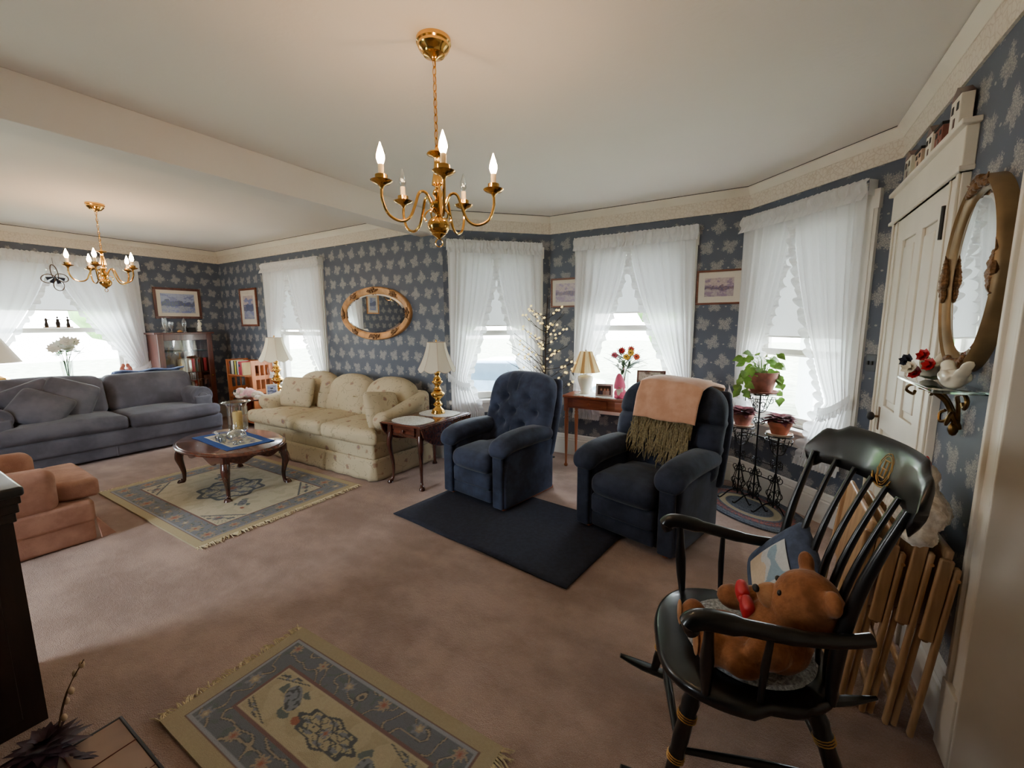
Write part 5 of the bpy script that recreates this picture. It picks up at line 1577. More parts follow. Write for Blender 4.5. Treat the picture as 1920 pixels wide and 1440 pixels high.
for k in range(26):
    a = rn.uniform(0, 6.28); r = rn.uniform(.06, .24); z = rn.uniform(.36, .50) - r * .35
    st.tube(spl([(0, 0, .12), (.02 * math.cos(a), .02 * math.sin(a), .28), (r * .6 * math.cos(a), r * .6 * math.sin(a), z), (r * math.cos(a), r * math.sin(a), z + rn.uniform(-.03, .04))], 3), .0018, 4)
    leaf_mesh(lf, (r * .5 * math.cos(a), r * .5 * math.sin(a), z - .02), (math.cos(a), math.sin(a), .6), .16, .034)
    leaf_mesh(lf, (r * .3 * math.cos(a), r * .3 * math.sin(a) - .02, z - .06), (math.cos(a * 1.7), math.sin(a * 1.7) - .3, .9), .13, .03)
st.build('stems', 'leafd', t)['kind'] = 'stuff'; lf.build('leaves', 'leafd', t)['kind'] = 'stuff'
yel = plain('yellow petal', rgb(222, 178, 48), .6); org = plain('coral petal', rgb(214, 90, 60), .6)
for (dx, dy, dz, mt_, nm) in ((-.02, -.05, .46, 'red', 'flower_head'), (.03, -.07, .40, yel, 'flower_head'), (.12, -.03, .40, org, 'flower_head'), (-.10, -.03, .41, 'gnome', 'flower_head'), (.05, .02, .47, 'red', 'flower_head'), (.07, -.06, .44, yel, 'flower_head')):
    m = MB(); bloom(m, (dx, dy, dz), (.35, -.85, .35), 11, .048, .02)
    f_ = m.build(nm, mt_, t); MB().ell((dx, dy - .004, dz + .006), (.008, .008, .006), 8).build('flower_centre', 'blackm', f_)
figurine('floral_trinket', 'small gold and cream trinket right of the pink gnome on the desk', 'ornament', (-1.06, 4.10, .769), [((0, 0, .03), (.03, .03, .03)), ((.0, 0, .07), (.022, .022, .022)), ((.015, 0, .10), (.014, .014, .016))], 'gold')

# ============================================================ lit twig tree in the bay corner
t = thing('lit_twig_tree', 'dark twig tree with small warm-lit blossoms behind the tufted recliner', 'artificial tree', (-2.0, 4.02, 0))
b = MB(); b.tube(spl([(0, 0, 0), (.005, 0, .5), (-.005, 0, 1.0), (.005, 0, 1.5), (.02, 0, 1.78)], 5), [.012] * 5 + [.010] * 5 + [.008] * 5 + [.005] * 5 + [.003], 8); b.build('trunk', 'twig', t)
rn = random.Random(21); tips = []
br = MB()
for k in range(26):
    z = .75 + .033 * k; a = k * 2.399; L = (.42 - .007 * k) * rn.uniform(.7, 1.05); up = rn.uniform(.2, .5)
    c, s_ = math.cos(a), (math.sin(a) * .5 if math.sin(a) < 0 else math.sin(a) * .28)
    ptsk = spl([(0, 0, z), (c * L * .35, s_ * L * .35, z + up * .08), (c * L * .7, s_ * L * .7, z + up * .22), (c * L, s_ * L, z + up * .38)], 4)
    br.tube(ptsk, [.0042 - .0025 * i / (len(ptsk) - 1) for i in range(len(ptsk))], 5)
    for q in (4, 6, 8, 10, 12): tips.append(ptsk[min(q, len(ptsk) - 1)])
    for j in range(2):
        p0 = ptsk[5 + 3 * j]; a2 = a + rn.choice((-1, 1)) * .8; l2 = L * .4
        p2 = p0 + Vector((math.cos(a2) * l2, math.sin(a2) * .6 * l2, l2 * .7)); br.tube([p0, (p0 + p2) / 2 + Vector((0, 0, -.01)), p2], [.0026, .002, .0012], 4); tips.append(p2)
for k in range(9):
    z = .75 + .05 * k; p2 = Vector((-.32 + rn.uniform(-.06, .05), -.12 + rn.uniform(-.08, .02), z + .25))
    br.tube(spl([(0, 0, z - .1), (-.12, -.05, z + .08), tuple(p2)], 5), .0026, 4)
br.build('branches', 'twig', t)['kind'] = 'stuff'
rn.shuffle(tips)
for p_ in tips[:98]:
    m = MB(); p_ = Vector(p_) + Vector((rn.uniform(-.01, .01),) * 3)
    for q in range(5): leaf_mesh(m, p_, (math.cos(q * 1.257), math.sin(q * 1.257) * .5 - .3, math.sin(q * 1.257) * .8 + .2), .017, .014, .1, (.4, -.9, .1))
    m.build('blossom', 'bloom', t, False)
b = MB()
for a in (200, 320, 80): b.tube([(0, 0, .05), (.08 * math.cos(R(a)), .08 * math.sin(R(a)), .03), (.17 * math.cos(R(a)), .17 * math.sin(R(a)), .008)], [.014, .011, .012], 6)
b.build('foot', 'blackm', t)
# ============================================================ rocking chair
CX, CY, CR = .01, 1.50, -73.2
t = thing('rocking_chair', 'glossy black spindle-back rocking chair with gold bands holding a teddy bear', 'rocking chair', (CX, CY, 0), CR)
out = []
for i in range(72):
    a = 2 * pi * i / 72; c, s_ = math.cos(a), math.sin(a)
    wx = .285 if s_ < 0 else .255; x = wx * math.copysign(abs(c) ** .72, c); y = (.29 if s_ < 0 else .225) * math.copysign(abs(s_) ** .72, s_)
    out.append((x, y))
b = MB(); n = len(out)
def zs(x, y, k): return .437 - .028 * max(0, (-y - .15) / .14) ** 2 + .012 * (y > .1) - .012 * max(0, 1 - (x / .2) ** 2) * max(0, 1 - ((y) / .2) ** 2)
rings = [(.86, -.045), (.97, -.038), (1.0, -.02), (.985, -.005), (.95, 0), (.7, 0), (.4, 0), (.12, 0)]
vs = [(x * k, y * k, zs(x * k, y * k, 0) + dz) for k, dz in rings for x, y in out]
fs = [(r * n + i, r * n + (i + 1) % n, (r + 1) * n + (i + 1) % n, (r + 1) * n + i) for r in range(len(rings) - 1) for i in range(n)]
fs += [tuple(reversed(range(n))), tuple(range((len(rings) - 1) * n, len(rings) * n))]
b.add(vs, fs).build('seat', 'black', t, True, 50)
def turned_leg(p0, p1, name):
    p0, p1 = Vector(p0), Vector(p1); pr = [(0, .017), (.08, .02), (.16, .026), (.24, .023), (.26, .0265), (.32, .0265), (.34, .022), (.5, .024), (.62, .021), (.66, .024), (.72, .024), (.74, .019), (.85, .019), (1, .014)]
    o = MB().tube([p0 + (p1 - p0) * k for k, r in pr], [r for k, r in pr], 14).build(name, 'black', t)
    for k0 in (.27, .67):
        for q in (0, .022, .044):
            d = (p1 - p0); a_ = p0 + d * (k0 + q)
            MB().tube([a_ - d * .006, a_, a_ + d * .006], [.0262 if k0 < .5 else .0238, .029 if k0 < .5 else .0265, .0262 if k0 < .5 else .0238], 16).build('gold_band', 'goldp', o)
FZ = .075
for sg in (-1, 1):
    turned_leg((sg * .20, -.19, .41), (sg * .235, -.26, FZ), 'leg'); turned_leg((sg * .175, .13, .41), (sg * .225, .235, FZ - .01), 'leg')
    pts = [(sg * .235 - sg * .0 * k, -.40 + .92 * k / 20, .022 + .095 * ((k / 20 - .48) / .52) ** 2) for k in range(21)]
    MB().tube(pts, [.010, .017] + [.022] * 17 + [.016, .008], 8, flat=.7).build('rocker', 'black', t)
    MB().tube([(sg * .222, -.235, .20), (sg * .215, 0, .205), (sg * .208, .2, .20)], [.009, .013, .009], 10).build('stretcher', 'black', t)
    # arm, scrolled at the front
    pts = spl([(sg * .298, -.225, .655), (sg * .300, -.235, .68), (sg * .298, -.20, .698), (sg * .29, -.10, .688), (sg * .272, .05, .668), (sg * .255, .16, .668), (sg * .245, .215, .675)], 5)
    MB().tube(pts, [.020] * 5 + [.028] * 5 + [.028] * 5 + [.022] * 5 + [.019] * 5 + [.018] * 6, 14, flat=1.0).build('arm', 'black', t)
    MB().tube([(sg * .245, -.17, .43), (sg * .255, -.175, .50), (sg * .268, -.178, .56), (sg * .28, -.18, .62), (sg * .288, -.182, .685)], [.012, .018, .02, .015, .012], 12).build('arm_post', 'black', t)
    MB().tube([(sg * .245, -.03, .43), (sg * .262, -.03, .56), (sg * .278, -.025, .68)], [.008, .011, .008], 10).build('arm_spindle', 'black', t)
MB().tube([(-.22, -.235, .23), (0, -.24, .23), (.22, -.235, .23)], [.010, .015, .010], 10).build('stretcher', 'black', t)
MB().tube([(-.212, .2, .19), (0, .2, .19), (.212, .2, .19)], [.009, .012, .009], 10).build('stretcher', 'black', t)
def backpt(x, k):  # k 0 seat, 1 crest
    f = k; xx = x * (.80 + .20 * f)
    yb = .185 - .0 * f + (.30 - .75 * xx * xx - .185) * (f ** 1.3) - .03 * math.sin(pi * f) - (.6 * xx * xx) * (1 - f)
    return (xx, yb, .435 + .60 * f)
for sg in (-1, 1):
    MB().tube([backpt(sg * .255, k / 12) for k in range(13)], [.013, .015, .018, .019, .019, .018, .017, .016, .015, .014, .013, .012, .012], 12, flat=.8).build('back_post', 'black', t)
for x in (-.165, -.083, 0, .083, .165):
    o = MB().tube([backpt(x, k / 12) for k in range(13)], [.007, .0075, .008, .009, .0105, .0115, .0115, .011, .010, .009, .0085, .008, .0075], 10).build('back_spindle', 'black', t)
    p_, q_ = Vector(backpt(x, .40)), Vector(backpt(x, .408))
    MB().tube([p_, q_], .0112, 10).build('gold_band', 'goldp', o)
def crest(u, v, side):
    x = -.30 + .60 * u; e = abs(x) / .30
    top = 1.128 + (.022 if e < .62 else .022 * max(0, 1 - (e - .62) / .12)) - .012 * e ** 4 - .06 * max(0, (e - .86) / .14) ** 2
    bot = .992 + .012 * math.cos(x * 10) * 0 + .018 * max(0, min(1, (e - .72) / .1)) * 0 + .03 * max(0, (e - .88) / .12) ** 2 + .022 * (1 - e * e)
    if e > .8: bot -= .02 * (1 - ((e - .9) / .1) ** 2)
    z = bot + (top - bot) * v
    y = .318 - .78 * x * x + .25 * (z - 1.03)
    return (x, y + side * (.011 * (1 - abs(2 * v - 1) ** 6) + .002), z)
b = MB(); b.grid(48, 8, lambda u, v: crest(u, v, -1)); b.grid(48, 8, lambda u, v: crest(u, v, 1))
for uu in (0, 1): b.add([crest(uu, k / 8, -1) for k in range(9)] + [crest(uu, k / 8, 1) for k in range(9)], [(k, k + 1, k + 10, k + 9) for k in range(8)])
for vv in (0, 1): b.add([crest(k / 48, vv, -1) for k in range(49)] + [crest(k / 48, vv, 1) for k in range(49)], [(k, k + 1, k + 50, k + 49) for k in range(48)])
cr = b.build('crest_rail', 'black', t, True, 60)
# gilt emblem: oval wreath, ribbon and a pillar-like letter
def ep(x, z):
    px = .03 + x; yy = .318 - .78 * px * px + .25 * (1.075 + z - 1.03) - .0145
    return (px, yy, 1.07 + z)
b = MB()
b.tube([ep(.026 * math.cos(a), .038 * math.sin(a)) for a in [2 * pi * i / 32 for i in range(33)]], .0012, 5, cap=False)
b.tube([ep(.032 * math.cos(a) + .002 * math.sin(11 * a), .045 * math.sin(a) + .002 * math.cos(13 * a)) for a in [2 * pi * i / 90 for i in range(91)]], .0014, 5, cap=False)
for x in (-.009, .009): b.tube([ep(x, -.022), ep(x, .022)], .0024, 5)
for z in (-.024, 0, .024): b.tube([ep(-.014, z), ep(.014, z)], .0022, 5)
b.tube([ep(-.045, -.030), ep(-.03, -.046), ep(0, -.052), ep(.03, -.046), ep(.045, -.030)], .0026, 5)
b.tube([ep(-.048, -.02), ep(-.04, -.034)], .002, 5).tube([ep(.048, -.02), ep(.04, -.034)], .002, 5)
b.build('gold_crest_emblem', 'goldp', cr)

# braided pad
o = MB().lathe([(0, 0), (.96, 0), (1, .5), (.96, 1), (0, 1)], 48, SC(.205, .195, .016)).build('chair_pad', 'lace', None, True, 40)
o.data.materials[0] = plain('blue grey braided wool', rgb(158, 160, 160), .95, var=.35, nscale=110, bmp=.9, bscale=110)
o.location = (CX, CY, .437); o.rotation_euler.z = R(CR); tag(o, 'grey braided oval chair pad on the rocking chair seat', 'chair pad')

# teddy bear in chair space
t = thing('teddy_bear', 'ginger brown teddy bear with a red bow slumped in the rocking chair', 'teddy bear', (CX, CY, 0), CR)
H = Vector((.125, .115, .685))
RB = Matrix.Rotation(R(25), 3, 'Y')
blob('body', [((.10, .05, .545), (.105, .095, .105)), ((.11, .07, .60), (.085, .075, .07)), (tuple(H), (.098, .088, .086)), ((H.x - .0, H.y - .03, H.z - .02), (.085, .07, .07)),
     # ears
     ((H.x - .085, H.y + .02, H.z + .075), (.036, .02, .036)), ((H.x + .09, H.y + .02, H.z + .055), (.036, .02, .036)),
     # arms
     ((-.01, .02, .575), (.065, .05, .045)), ((-.07, -.03, .545), (.05, .055, .04)), ((.19, .0, .55), (.05, .06, .05)), ((.185, -.06, .50), (.045, .06, .045)),
     # legs
     ((.03, -.08, .495), (.055, .085, .05)), ((.01, -.17, .50), (.05, .045, .062)), ((.15, -.07, .495), (.055, .08, .05)), ((.14, -.14, .50), (.048, .045, .062))], 'bear', t, .0075, 5)
blob('muzzle', [((H.x - .035, H.y - .085, H.z - .02), (.045, .04, .038)), ((H.x - .035, H.y - .105, H.z - .012), (.03, .022, .026))], 'bearL', t, .006, 4)
MB().ell((H.x - .037, H.y - .128, H.z - .002), (.015, .010, .011), 12).build('nose', 'blackm', t)
for dx, dy_ in ((-.066, -.060), (.014, -.080)): MB().ell((H.x + dx, H.y + dy_, H.z + .022), (.0095, .008, .0095), 12).build('eye', 'black', t)
for pp in ((.0, -.213, .505), (.135, -.183, .505)): MB().ell(pp, (.033, .008, .042)).build('paw_pad', 'bearL', t)
b = MB()
for sg in (-1, 1):
    b.rbox(.0, .062, -.014, .014, -.028, .028, .012, 3, (0, .006, .006), T(.045, -.028, .612) @ RZ(0 if sg > 0 else 180) @ RY(14 * sg))
b.ell((.045, -.034, .612), (.014, .014, .014), 10)
b.build('bow', 'red', t)
o = pillow('denim_pillow', 'navy striped pillow with a pale cat patch behind the teddy bear', 'pillow', .34, .34, .11, 'blueden', (0, 0, 0), (0, 0, 0))
cm = Matrix.Translation((CX, CY, 0)) @ Matrix.Rotation(R(CR), 4, 'Z')
m_ = cm @ T(-.115, .135, .605) @ RZ(8) @ RX(-22) @ RY(32)
o.matrix_world = m_
def cat(x, y):
    if abs(x) > .095 or abs(y) > .095: return rgb(60, 76, 104)
    n_ = noise.noise(Vector((x * 16, y * 16, 2)))
    if y < -.02 + n_ * .05: return rgb(206, 186, 160)
    return rgb(196, 200, 200) if n_ > -.1 else rgb(140, 164, 180)
p = painted('cat_patch', .19, .19, 60, 60, cat, M['paint'], o, 0, zf=lambda x, y: .0555 * ((1 - (x / .17) ** 2) * (1 - (y / .17) ** 2)) ** .42 + .003); p.matrix_local = RX(90)

# ============================================================ stack of folded tray tables on the right wall
E0 = [(.325, 'first from the left'), (.39, 'second from the left'), (.455, 'third from the left'), (.52, 'nearest the wall')]
for i, (x0, lb) in enumerate(E0):
    t = thing('folding_tray_table', 'folded pale wood tray table leaning on the wall, ' + lb, 'folding table', (x0, 2.21 - .02 * i, 0), 0, 'folded wooden tray tables')
    ln = RY(5)
    hi = .76 - .03 * (i % 2)
    out = []
    MB().rbox(-.012, .010, -.25, .25, hi - .36, hi, .009, 3, m=ln).build('tabletop', 'pine', t)
    for sy in (-1, 1):
        y = sy * .262; b = MB(); b.rbox(.012, .030, y - .014, y + .014, .004, hi - .05, .008, 2, m=ln); b.build('leg', 'pine', t)
        b = MB(); b.rbox(-.030, -.012, y - .02 * sy - .012, y - .02 * sy + .012, .006, hi - .30, .008, 2, m=ln); b.build('leg', 'pine', t)
        b = MB(); b.rbox(-.026, .010, y - .010, y + .010, hi - .34, hi - .03, .006, 2, m=ln); b.build('side_rail', 'pine', t)
        MB().tube([(.026, y + .016 * sy, hi - .09), (.026, y + .012 * sy, hi - .09)], .006, 10, ln).build('screw', 'gold', t)
    MB().rbox(.014, .028, -.25, .25, .10, .13, .005, 2, m=ln).build('crossbar', 'pine', t)
    MB().rbox(-.028, -.014, -.23, .23, .06, .09, .005, 2, m=ln).build('crossbar', 'pine', t)
t = thing('plush_hen', 'white fluffy plush hen with red comb sitting on top of the folded tray tables', 'plush toy', (.51, 2.0, .755), 0)
def fur(o, s):
    k = o.modifiers.new('d', 'DISPLACE'); tx = bpy.data.textures.new('fur', 'CLOUDS'); tx.noise_scale = .018; k.texture = tx; k.strength = s
    return o
fur(blob('body', [((0, 0, .075), (.085, .13, .08)), ((0, .12, .06), (.08, .08, .06)), ((-.01, -.11, .08), (.055, .06, .06)), ((0, .0, .15), (.05, .06, .05)), ((0, -.03, .20), (.04, .045, .045)), ((.0, .17, .11), (.035, .05, .06)), ((-.03, -.16, .03), (.05, .05, .035))], 'whitefur', t, .008, 3), .022)
blob('comb', [((0, -.03, .25), (.009, .014, .024)), ((0, -.05, .245), (.009, .013, .02)), ((0, -.008, .245), (.009, .013, .022))], 'red', t, .004, 2)
MB().lathe([(.012, 0), (.0, .03)], 8, T(-.0, -.072, .2) @ RX(90)).build('beak', 'gold', t)

# ============================================================ glass shelf with doves
t = thing('glass_shelf', 'small glass wall shelf on a gilt scroll bracket under the upright oval mirror', 'shelf', (.65, 2.20, 1.25), 0)
MB().rbox(-.15, -.004, -.235, .235, 0, .012, .003, 2).build('shelf_glass', glassm('green edged shelf glass', (.72, .82, .80, 1), .6, .05), t)
b = MB()
b.tube(spl([(-.006, 0, -.16), (-.03, .0, -.10), (-.055, 0, -.05), (-.10, 0, -.015), (-.13, 0, -.006)], 5), [.012] * 6 + [.009] * 15, 8)
for sg in (-1, 1):
    b.tube(spl([(-.01, 0, -.13), (-.03, sg * .05, -.06), (-.05, sg * .10, -.02), (-.05, sg * .16, -.01), (-.05, sg * .19, -.03), (-.05, sg * .175, -.055), (-.05, sg * .155, -.04)], 5), .007, 7)
    b.tube(spl([(-.03, 0, -.12), (-.05, sg * .03, -.14), (-.05, sg * .045, -.11), (-.04, sg * .03, -.095)], 4), .006, 6)
b.ell((-.02, 0, -.16), (.016, .014, .028), 10)
b.tube(spl([(-.09, .12, -.006), (-.12, .17, -.02), (-.12, .21, -.045), (-.10, .20, -.06), (-.10, .175, -.045)], 5), .006, 7)
b.build('bracket', 'oldbrass', t)
for (x, y, rz, lb) in ((.56, 2.02, 0, 'nearest the camera with its tail raised'), (.575, 2.33, 150, 'at the far end behind the silk flowers')):
    t = thing('ceramic_dove', 'cream ceramic dove on the glass shelf, ' + lb, 'figurine', (x, y, 1.262), rz, 'ceramic doves on the glass shelf')
    blob('body', [((0, 0, .035), (.034, .062, .034)), ((0, .045, .055), (.024, .03, .028)), ((0, .06, .078), (.021, .024, .02)), ((0, -.02, .045), (.03, .05, .026)), ((0, -.07, .06), (.022, .045, .012), Matrix.Rotation(R(-35), 3, 'X')), ((0, -.105, .085), (.018, .035, .009), Matrix.Rotation(R(-38), 3, 'X')), ((-.028, -.01, .045), (.01, .05, .022)), ((.028, -.01, .045), (.01, .05, .022))], 'ceramic', t, .0045, 3)
    MB().lathe([(.006, 0), (0, .016)], 8, T(0, .082, .076) @ RX(-90)).build('beak', 'ceramic', t)
t = thing('silk_posy', 'red, white and navy silk flower posy between the doves on the glass shelf', 'artificial flowers', (.555, 2.19, 1.262))
rn = random.Random(4)
for k, (mt_, y, z) in enumerate((('red', .0, .035), ('red', -.04, .07), ('matblue', .03, .08), ('ceramic', .06, .05), ('red', .05, .10), ('ceramic', -.01, .055))):
    m = MB(); x = -.03 + .03 * math.sin(k * 2)
    bloom(m, (x - .02, y, z), (-.8, -.5, .35), 7, .03, .034); bloom(m, (x - .025, y, z), (-.8, -.5, .35), 5, .025, .024, 1.0)
    m.build('flower_head', mt_, t)
m = MB()
for q in range(8): leaf_mesh(m, (0, .01, .01), (math.cos(q), math.sin(q) * 1.4, .4), .07, .03)
m.build('leaves', 'leafd', t)

# wooden house blocks on the door head
HB = [(2.53, .16, .11, 'cream', 'tall cream village house block at the right end above the white door'), (2.72, .10, .10, 'terrad', 'low red-brown village house block above the white door, second from the right'), (2.86, .13, .09, 'cream', 'cream gabled house block above the white door, third from the right'),
      (3.02, .10, .10, 'saucer', 'tan shop front block above the white door, fourth from the right'), (3.22, .14, .12, 'ceramic', 'pale church-like house block at the left end above the white door')]
for i, (y, h, w_, mt_, lb) in enumerate(HB):
    h *= .75
    t = thing('wooden_house_block', lb, 'ornament', (.618, y, 2.273), 0, 'village house blocks above the door')
    MB().box(-.02, .02, -w_ / 2, w_ / 2, 0, h).build('body', mt_, t, False, bev=.002)
    if i % 2 == 0: MB().add([(-.022, -w_ / 2, h), (.022, -w_ / 2, h), (-.022, w_ / 2, h), (.022, w_ / 2, h), (-.022, 0, h + .04), (.022, 0, h + .04)], [(0, 2, 4), (1, 5, 3), (0, 4, 5, 1), (2, 3, 5, 4), (0, 1, 3, 2)]).build('roof', 'walnut', t, False)
    else: MB().box(-.024, .024, -w_ / 2 - .004, w_ / 2 + .004, h, h + .012).build('roof', 'blackm', t, False)
    for q in (-.25, .25):
        MB().box(-.022, -.020, q * w_ - .010, q * w_ + .010, h * .55, h * .8).build('window', 'blackm', t, False)
    MB().box(-.022, -.020, -.009, .009, 0, h * .35).build('door', 'walnut', t, False)

# ============================================================ plant stand
t = thing('iron_plant_stand', 'black wrought iron scroll plant stand with three tiers in the bay corner', 'plant stand', (0, 3.80, 0))
def hoop(b, c, r, z, rad=.004): b.tube([(c[0] + r * math.cos(a), c[1] + r * math.sin(a), z) for a in [2 * pi * i / 28 for i in range(29)]], rad, 6, cap=False)
def scrollc(b, base, d, z, s_, flip=1):
    """C scroll in the vertical plane with direction d"""
    pts = []
    for i in range(20):
        th = i / 19 * 4.6 * pi / 2; r = s_ * (.5 - .42 * i / 19)
        cx = s_ * .5; x = cx - r * math.cos(th); zz = flip * r * math.sin(th)
        pts.append((base[0] + d[0] * x, base[1] + d[1] * x, z + zz))
    b.tube(pts, .0032, 5)
ST = [((-.01, .03), .945, .105, .02), ((.13, -.09), .648, .092, .02), ((-.125, .10), .648, .092, .02)]
for (c, z, r, _) in ST:
    b = MB(); hoop(b, c, r, z); hoop(b, c, r, z - .035, .003); hoop(b, c, r * .55, z, .003)
    for a in (0, 60, 120): b.tube([(c[0] - r * math.cos(R(a)), c[1] - r * math.sin(R(a)), z), (c[0] + r * math.cos(R(a)), c[1] + r * math.sin(R(a)), z)], .003, 5)
    for a in range(0, 360, 60):
        scrollc(b, (c[0] + r * math.cos(R(a)) * .98, c[1] + r * math.sin(R(a)) * .98), (-math.sin(R(a)), math.cos(R(a))), z - .045, .05, -1)
    b.build('tray_ring', 'iron', t)
    b = MB(); b.tube([(c[0], c[1], .07), (c[0], c[1], z)], .0065, 8)
    for a in (0, 180, 90, 270):
        d = (math.cos(R(a - 35)), math.sin(R(a - 35)))
        for zz, s_, fl_ in ((z - .10, .07, 1), (z - .22, .06, -1), (.40, .06, 1), (.30, .07, -1), (.17, .08, 1), (.12, .06, -1)):
            if zz > .1 and zz < z - .05: scrollc(b, c, d, zz, s_, fl_)
        b.tube(spl([(c[0], c[1], z - .16), (c[0] + d[0] * .05, c[1] + d[1] * .05, z - .13), (c[0] + d[0] * r * .9, c[1] + d[1] * r * .9, z - .02)], 5), .0035, 5)
        b.tube(spl([(c[0], c[1], .36), (c[0] + d[0] * .03, c[1] + d[1] * .03, .26), (c[0] + d[0] * .055, c[1] + d[1] * .055, .16), (c[0] + d[0] * .01, c[1] + d[1] * .01, .09)], 4), .0032, 5)
    b.build('stem', 'iron', t)
    for k, a in enumerate((-45, 75, 195)):
        d = (math.cos(R(a)), math.sin(R(a))); b = MB()
        b.tube(spl([(c[0], c[1], .11), (c[0] + d[0] * .06, c[1] + d[1] * .06, .09), (c[0] + d[0] * .11, c[1] + d[1] * .11, .04), (c[0] + d[0] * .135, c[1] + d[1] * .135, .02), (c[0] + d[0] * .15, c[1] + d[1] * .15, .03)], 5), .0055, 6); b.build('leg', 'iron', t)
for zz in (.40, .60, .28): MB().tube([(ST[2][0][0], ST[2][0][1], zz), (ST[0][0][0], ST[0][0][1], zz), (ST[1][0][0], ST[1][0][1], zz)], .0045, 6).build('cross_tie', 'iron', t)
def pot(name, label, c, z, r, h, mat, smat):
    t = thing(name, label, 'potted plant', (c[0], 3.80 + c[1], z), 0)
    MB().lathe([(0, 0), (r * .95, 0), (r * 1.12, .016), (r * 1.06, .018), (r * .9, .006), (0, .006)], 32).build('saucer', smat, t)
    MB().lathe([(0, .008), (r * .66, .008), (r * .72, .02), (r * .93, h * .72), (r * 1.0, h * .72), (r * 1.04, h), (r * .93, h), (r * .90, h * .85), (0, h * .85)], 32).build('pot', mat, t, True, 40)
    MB().lathe([(0, h * .86), (r * .9, h * .86)], 20, cap=True).build('soil', 'soil', t)
    return t
t = pot('potted_pothos', 'trailing green pothos in a large clay pot on the highest tier of the plant stand', ST[0][0], .949, .108, .165, 'terrad', 'terrad')
rn = random.Random(31); lv = MB(); vn = MB(); LV = []
def heart(base, d, L, nrm):
    m = MB(); leaf_mesh(m, base, d, L, L * .85, .25, nrm); LV.append(m)
for k in range(34):
    a = rn.uniform(0, 6.28); r = rn.uniform(.03, .15); z = .17 + rn.uniform(.03, .14)
    p = (r * math.cos(a), r * math.sin(a), z); vn.tube(spl([(r * .2 * math.cos(a), r * .2 * math.sin(a), .14), (r * .5 * math.cos(a), r * .5 * math.sin(a), z * .9), p], 4), .0018, 5)
    heart(p, (math.cos(a), math.sin(a), rn.uniform(-.7, .3)), rn.uniform(.055, .085), (rn.uniform(-.4, .1), -.7, .6))
rt = Vector((math.cos(R(31)), math.sin(R(31)), 0))
for (vx, pts) in enumerate(([(0, .17), (-.09, .21), (-.15, .13), (-.20, .05)], [(0, .17), (-.12, .19), (-.19, .09), (-.17, .0)], [(0, .18), (-.10, .15), (-.13, .05), (-.11, .0)], [(0, .17), (.10, .19), (.15, .08), (.17, -.02), (.13, -.05)], [(0, .17), (.08, .15), (.13, .13), (.16, .05)])):
    P3 = spl([(rt.x * x, rt.y * x - .03 * (i > 0) - .02 * i * (1 if vx != 3 else .5), z) for i, (x, z) in enumerate(pts)], 6); vn.tube(P3, .0022, 5)
    for i in range(4, len(P3), 3):
        p = P3[i]; heart(tuple(p), (rn.uniform(-.7, .7), -.4, rn.uniform(-.9, .0)), rn.uniform(.055, .08), (rn.uniform(-.5, .5), -1, .4))
vn.build('vine', 'leaf', t)
for m in LV: m.build('leaf', 'leaf', t, True, 180)
def violet(t, r, h, n, seed):
    rn = random.Random(seed)
    for k in range(n):
        a = k * 2.4; q = k / n; L = .035 + .045 * q
        m = MB(); leaf_mesh(m, (r * .3 * math.cos(a), r * .3 * math.sin(a), h * 1.02 + .03 * (1 - q)), (math.cos(a), math.sin(a), .6 - .55 * q), L + r * .5, .07, .3, (0, 0, 1))
        m.build('leaf', 'violet', t, True, 180)
violet(pot('potted_violet', 'wine-leaved plant in a terracotta pot on the lower right tier of the plant stand', ST[1][0], .652, .08, .105, 'terra', 'saucer'), .08, .105, 26, 1)
violet(pot('potted_violet', 'wine-leaved plant in a brown clay pot on the lower left tier of the plant stand', ST[2][0], .652, .078, .105, 'terrad', 'saucer'), .078, .105, 26, 2)

# ============================================================ dark cabinet, flower basket at bottom left
t = thing('dark_cabinet', 'very dark wood cabinet cut off by the bottom left edge', 'cabinet', (-2.27, .30, 0))
b = MB(); b.box(-.46, 0, -1.2, 0, .0, .80); b.build('body', 'ebony', t, False)
for y in (-.09, -.55, -1.1): MB().box(0, .006, y - .03, y + .03, .05, .78).build('stile', 'ebony', t, False, bev=.002)
b = MB(); b.box(-.47, .012, -1.21, .008, .80, .835); b.box(-.48, .024, -1.22, .016, .835, .87); b.box(-.485, .035, -1.225, .022, .87, .90); b.build('cornice', 'ebony', t, False, bev=.004)
MB().rbox(-.50, .055, -1.24, .03, .90, .935, .01, 3).build('cabinet_top', 'slate', t)
t = thing('tile_tray', 'square tray of taupe tiles with dark edging on the carpet at the bottom left', 'tray', (-2.02, .44, 0))
MB().box(0, .50, -.46, 0, 0, .012).build('tiles', 'stone', t, False)
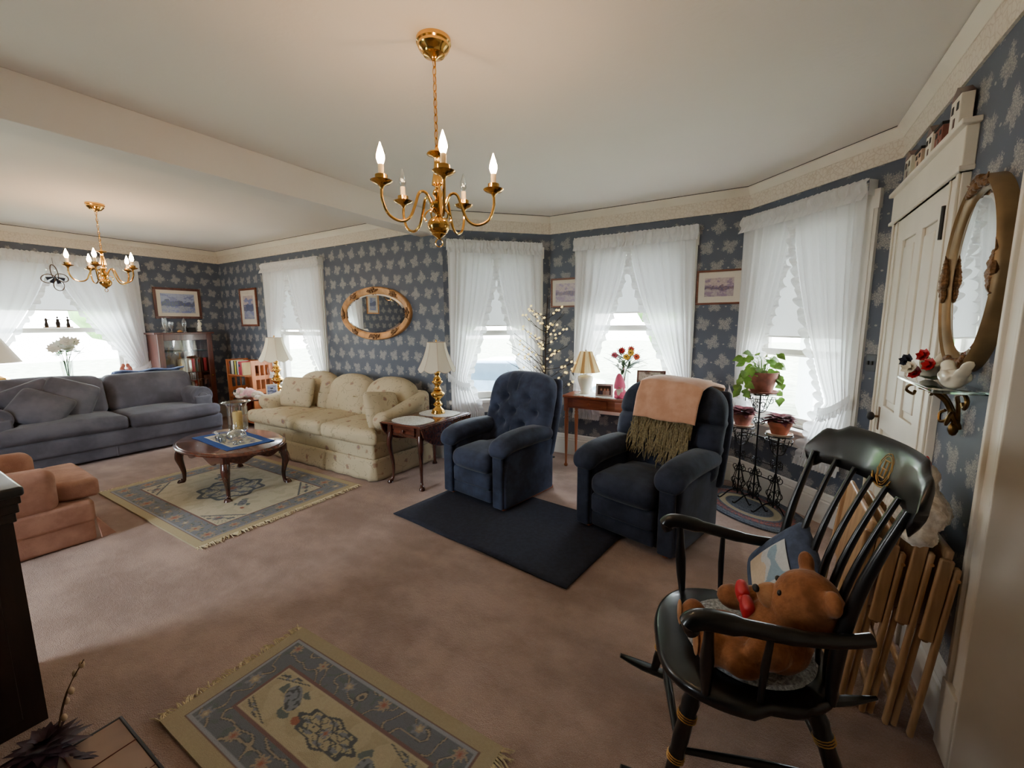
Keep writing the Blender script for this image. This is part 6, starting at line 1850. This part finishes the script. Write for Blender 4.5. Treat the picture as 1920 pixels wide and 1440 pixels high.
for (x0, x1, y0, y1) in ((-.008, .508, -.008, .008), (-.008, .008, -.46, 0), (.492, .508, -.46, 0), (-.0, .5, -.468, -.452)): MB().rbox(x0 + .002, x1 - .002, y0 + .002, y1 - .002, 0, .014, .004, 2).build('edging', 'iron', t)
for q in (.16, .33): MB().box(q, q + .003, -.46, 0, .012, .014).box(0, .5, -q, -q + .003, .012, .014).build('grout_line', 'reed', t, False)
for k, (x0, y0, x1, y1) in enumerate(((.42, -.05, .12, -.42), (.50, -.16, .24, -.44), (.16, -.20, .10, -.44))):
    o = MB().tube([(-2.02 + x0, .44 + y0, .10), (-2.02 + x1, .44 + y1, .03)], [.0015, .006], 6).build('red_reed', 'reed', None)
    tag(o, 'dark red dried reed lying across the tile tray, ' + ('longest and nearest its corner', 'nearest the small rug', 'shortest, beside the plum flower')[k], 'dried reed', 'dried reeds on the tile tray')
t = thing('plum_silk_flower', 'dark plum silk flower lying beside the dark cabinet', 'artificial flower', (-2.04, .25, .02))
m = MB(); rn = random.Random(6)
for ring, (n_, L, up) in enumerate(((12, .12, .25), (11, .10, .5), (9, .075, .9), (7, .05, 1.6))):
    for k in range(n_):
        a = 2 * pi * (k + ring * .4) / n_; leaf_mesh(m, (0, 0, .015 + .012 * ring), (math.cos(a), math.sin(a), up), L, .05, .25)
m.build('petals', 'plum', t, True, 180)
m = MB()
for k in range(14):
    a = R(15 + rn.uniform(-22, 22)); leaf_mesh(m, (.06 + .008 * k, .02 + .003 * k, .03), (math.cos(a), math.sin(a) + rn.uniform(-.6, .6), .4), .06, .016)
m.build('feather_leaf', 'plum', t, True, 180)
t = thing('pussy_willow', 'pussy willow twig with pale catkins rising from the plum flower', 'twig', (-2.05, .28, .02))
MB().tube(spl([(0, 0, 0), (-.01, .02, .10), (.0, .05, .20), (.03, .09, .29)], 5), [.0035] * 10 + [.002] * 6, 6).build('stem', 'stem', t)
for k, (x, y, z) in enumerate(((-.012, .008, .05), (.006, .025, .10), (-.012, .04, .145), (.008, .052, .185), (-.004, .07, .235), (.02, .085, .27))):
    MB().ell((x, y, z), (.009, .009, .014), 10).build('catkin', 'willow', t)

# hairline soft lamps: daylight spilling in from the hall doorway beside the camera
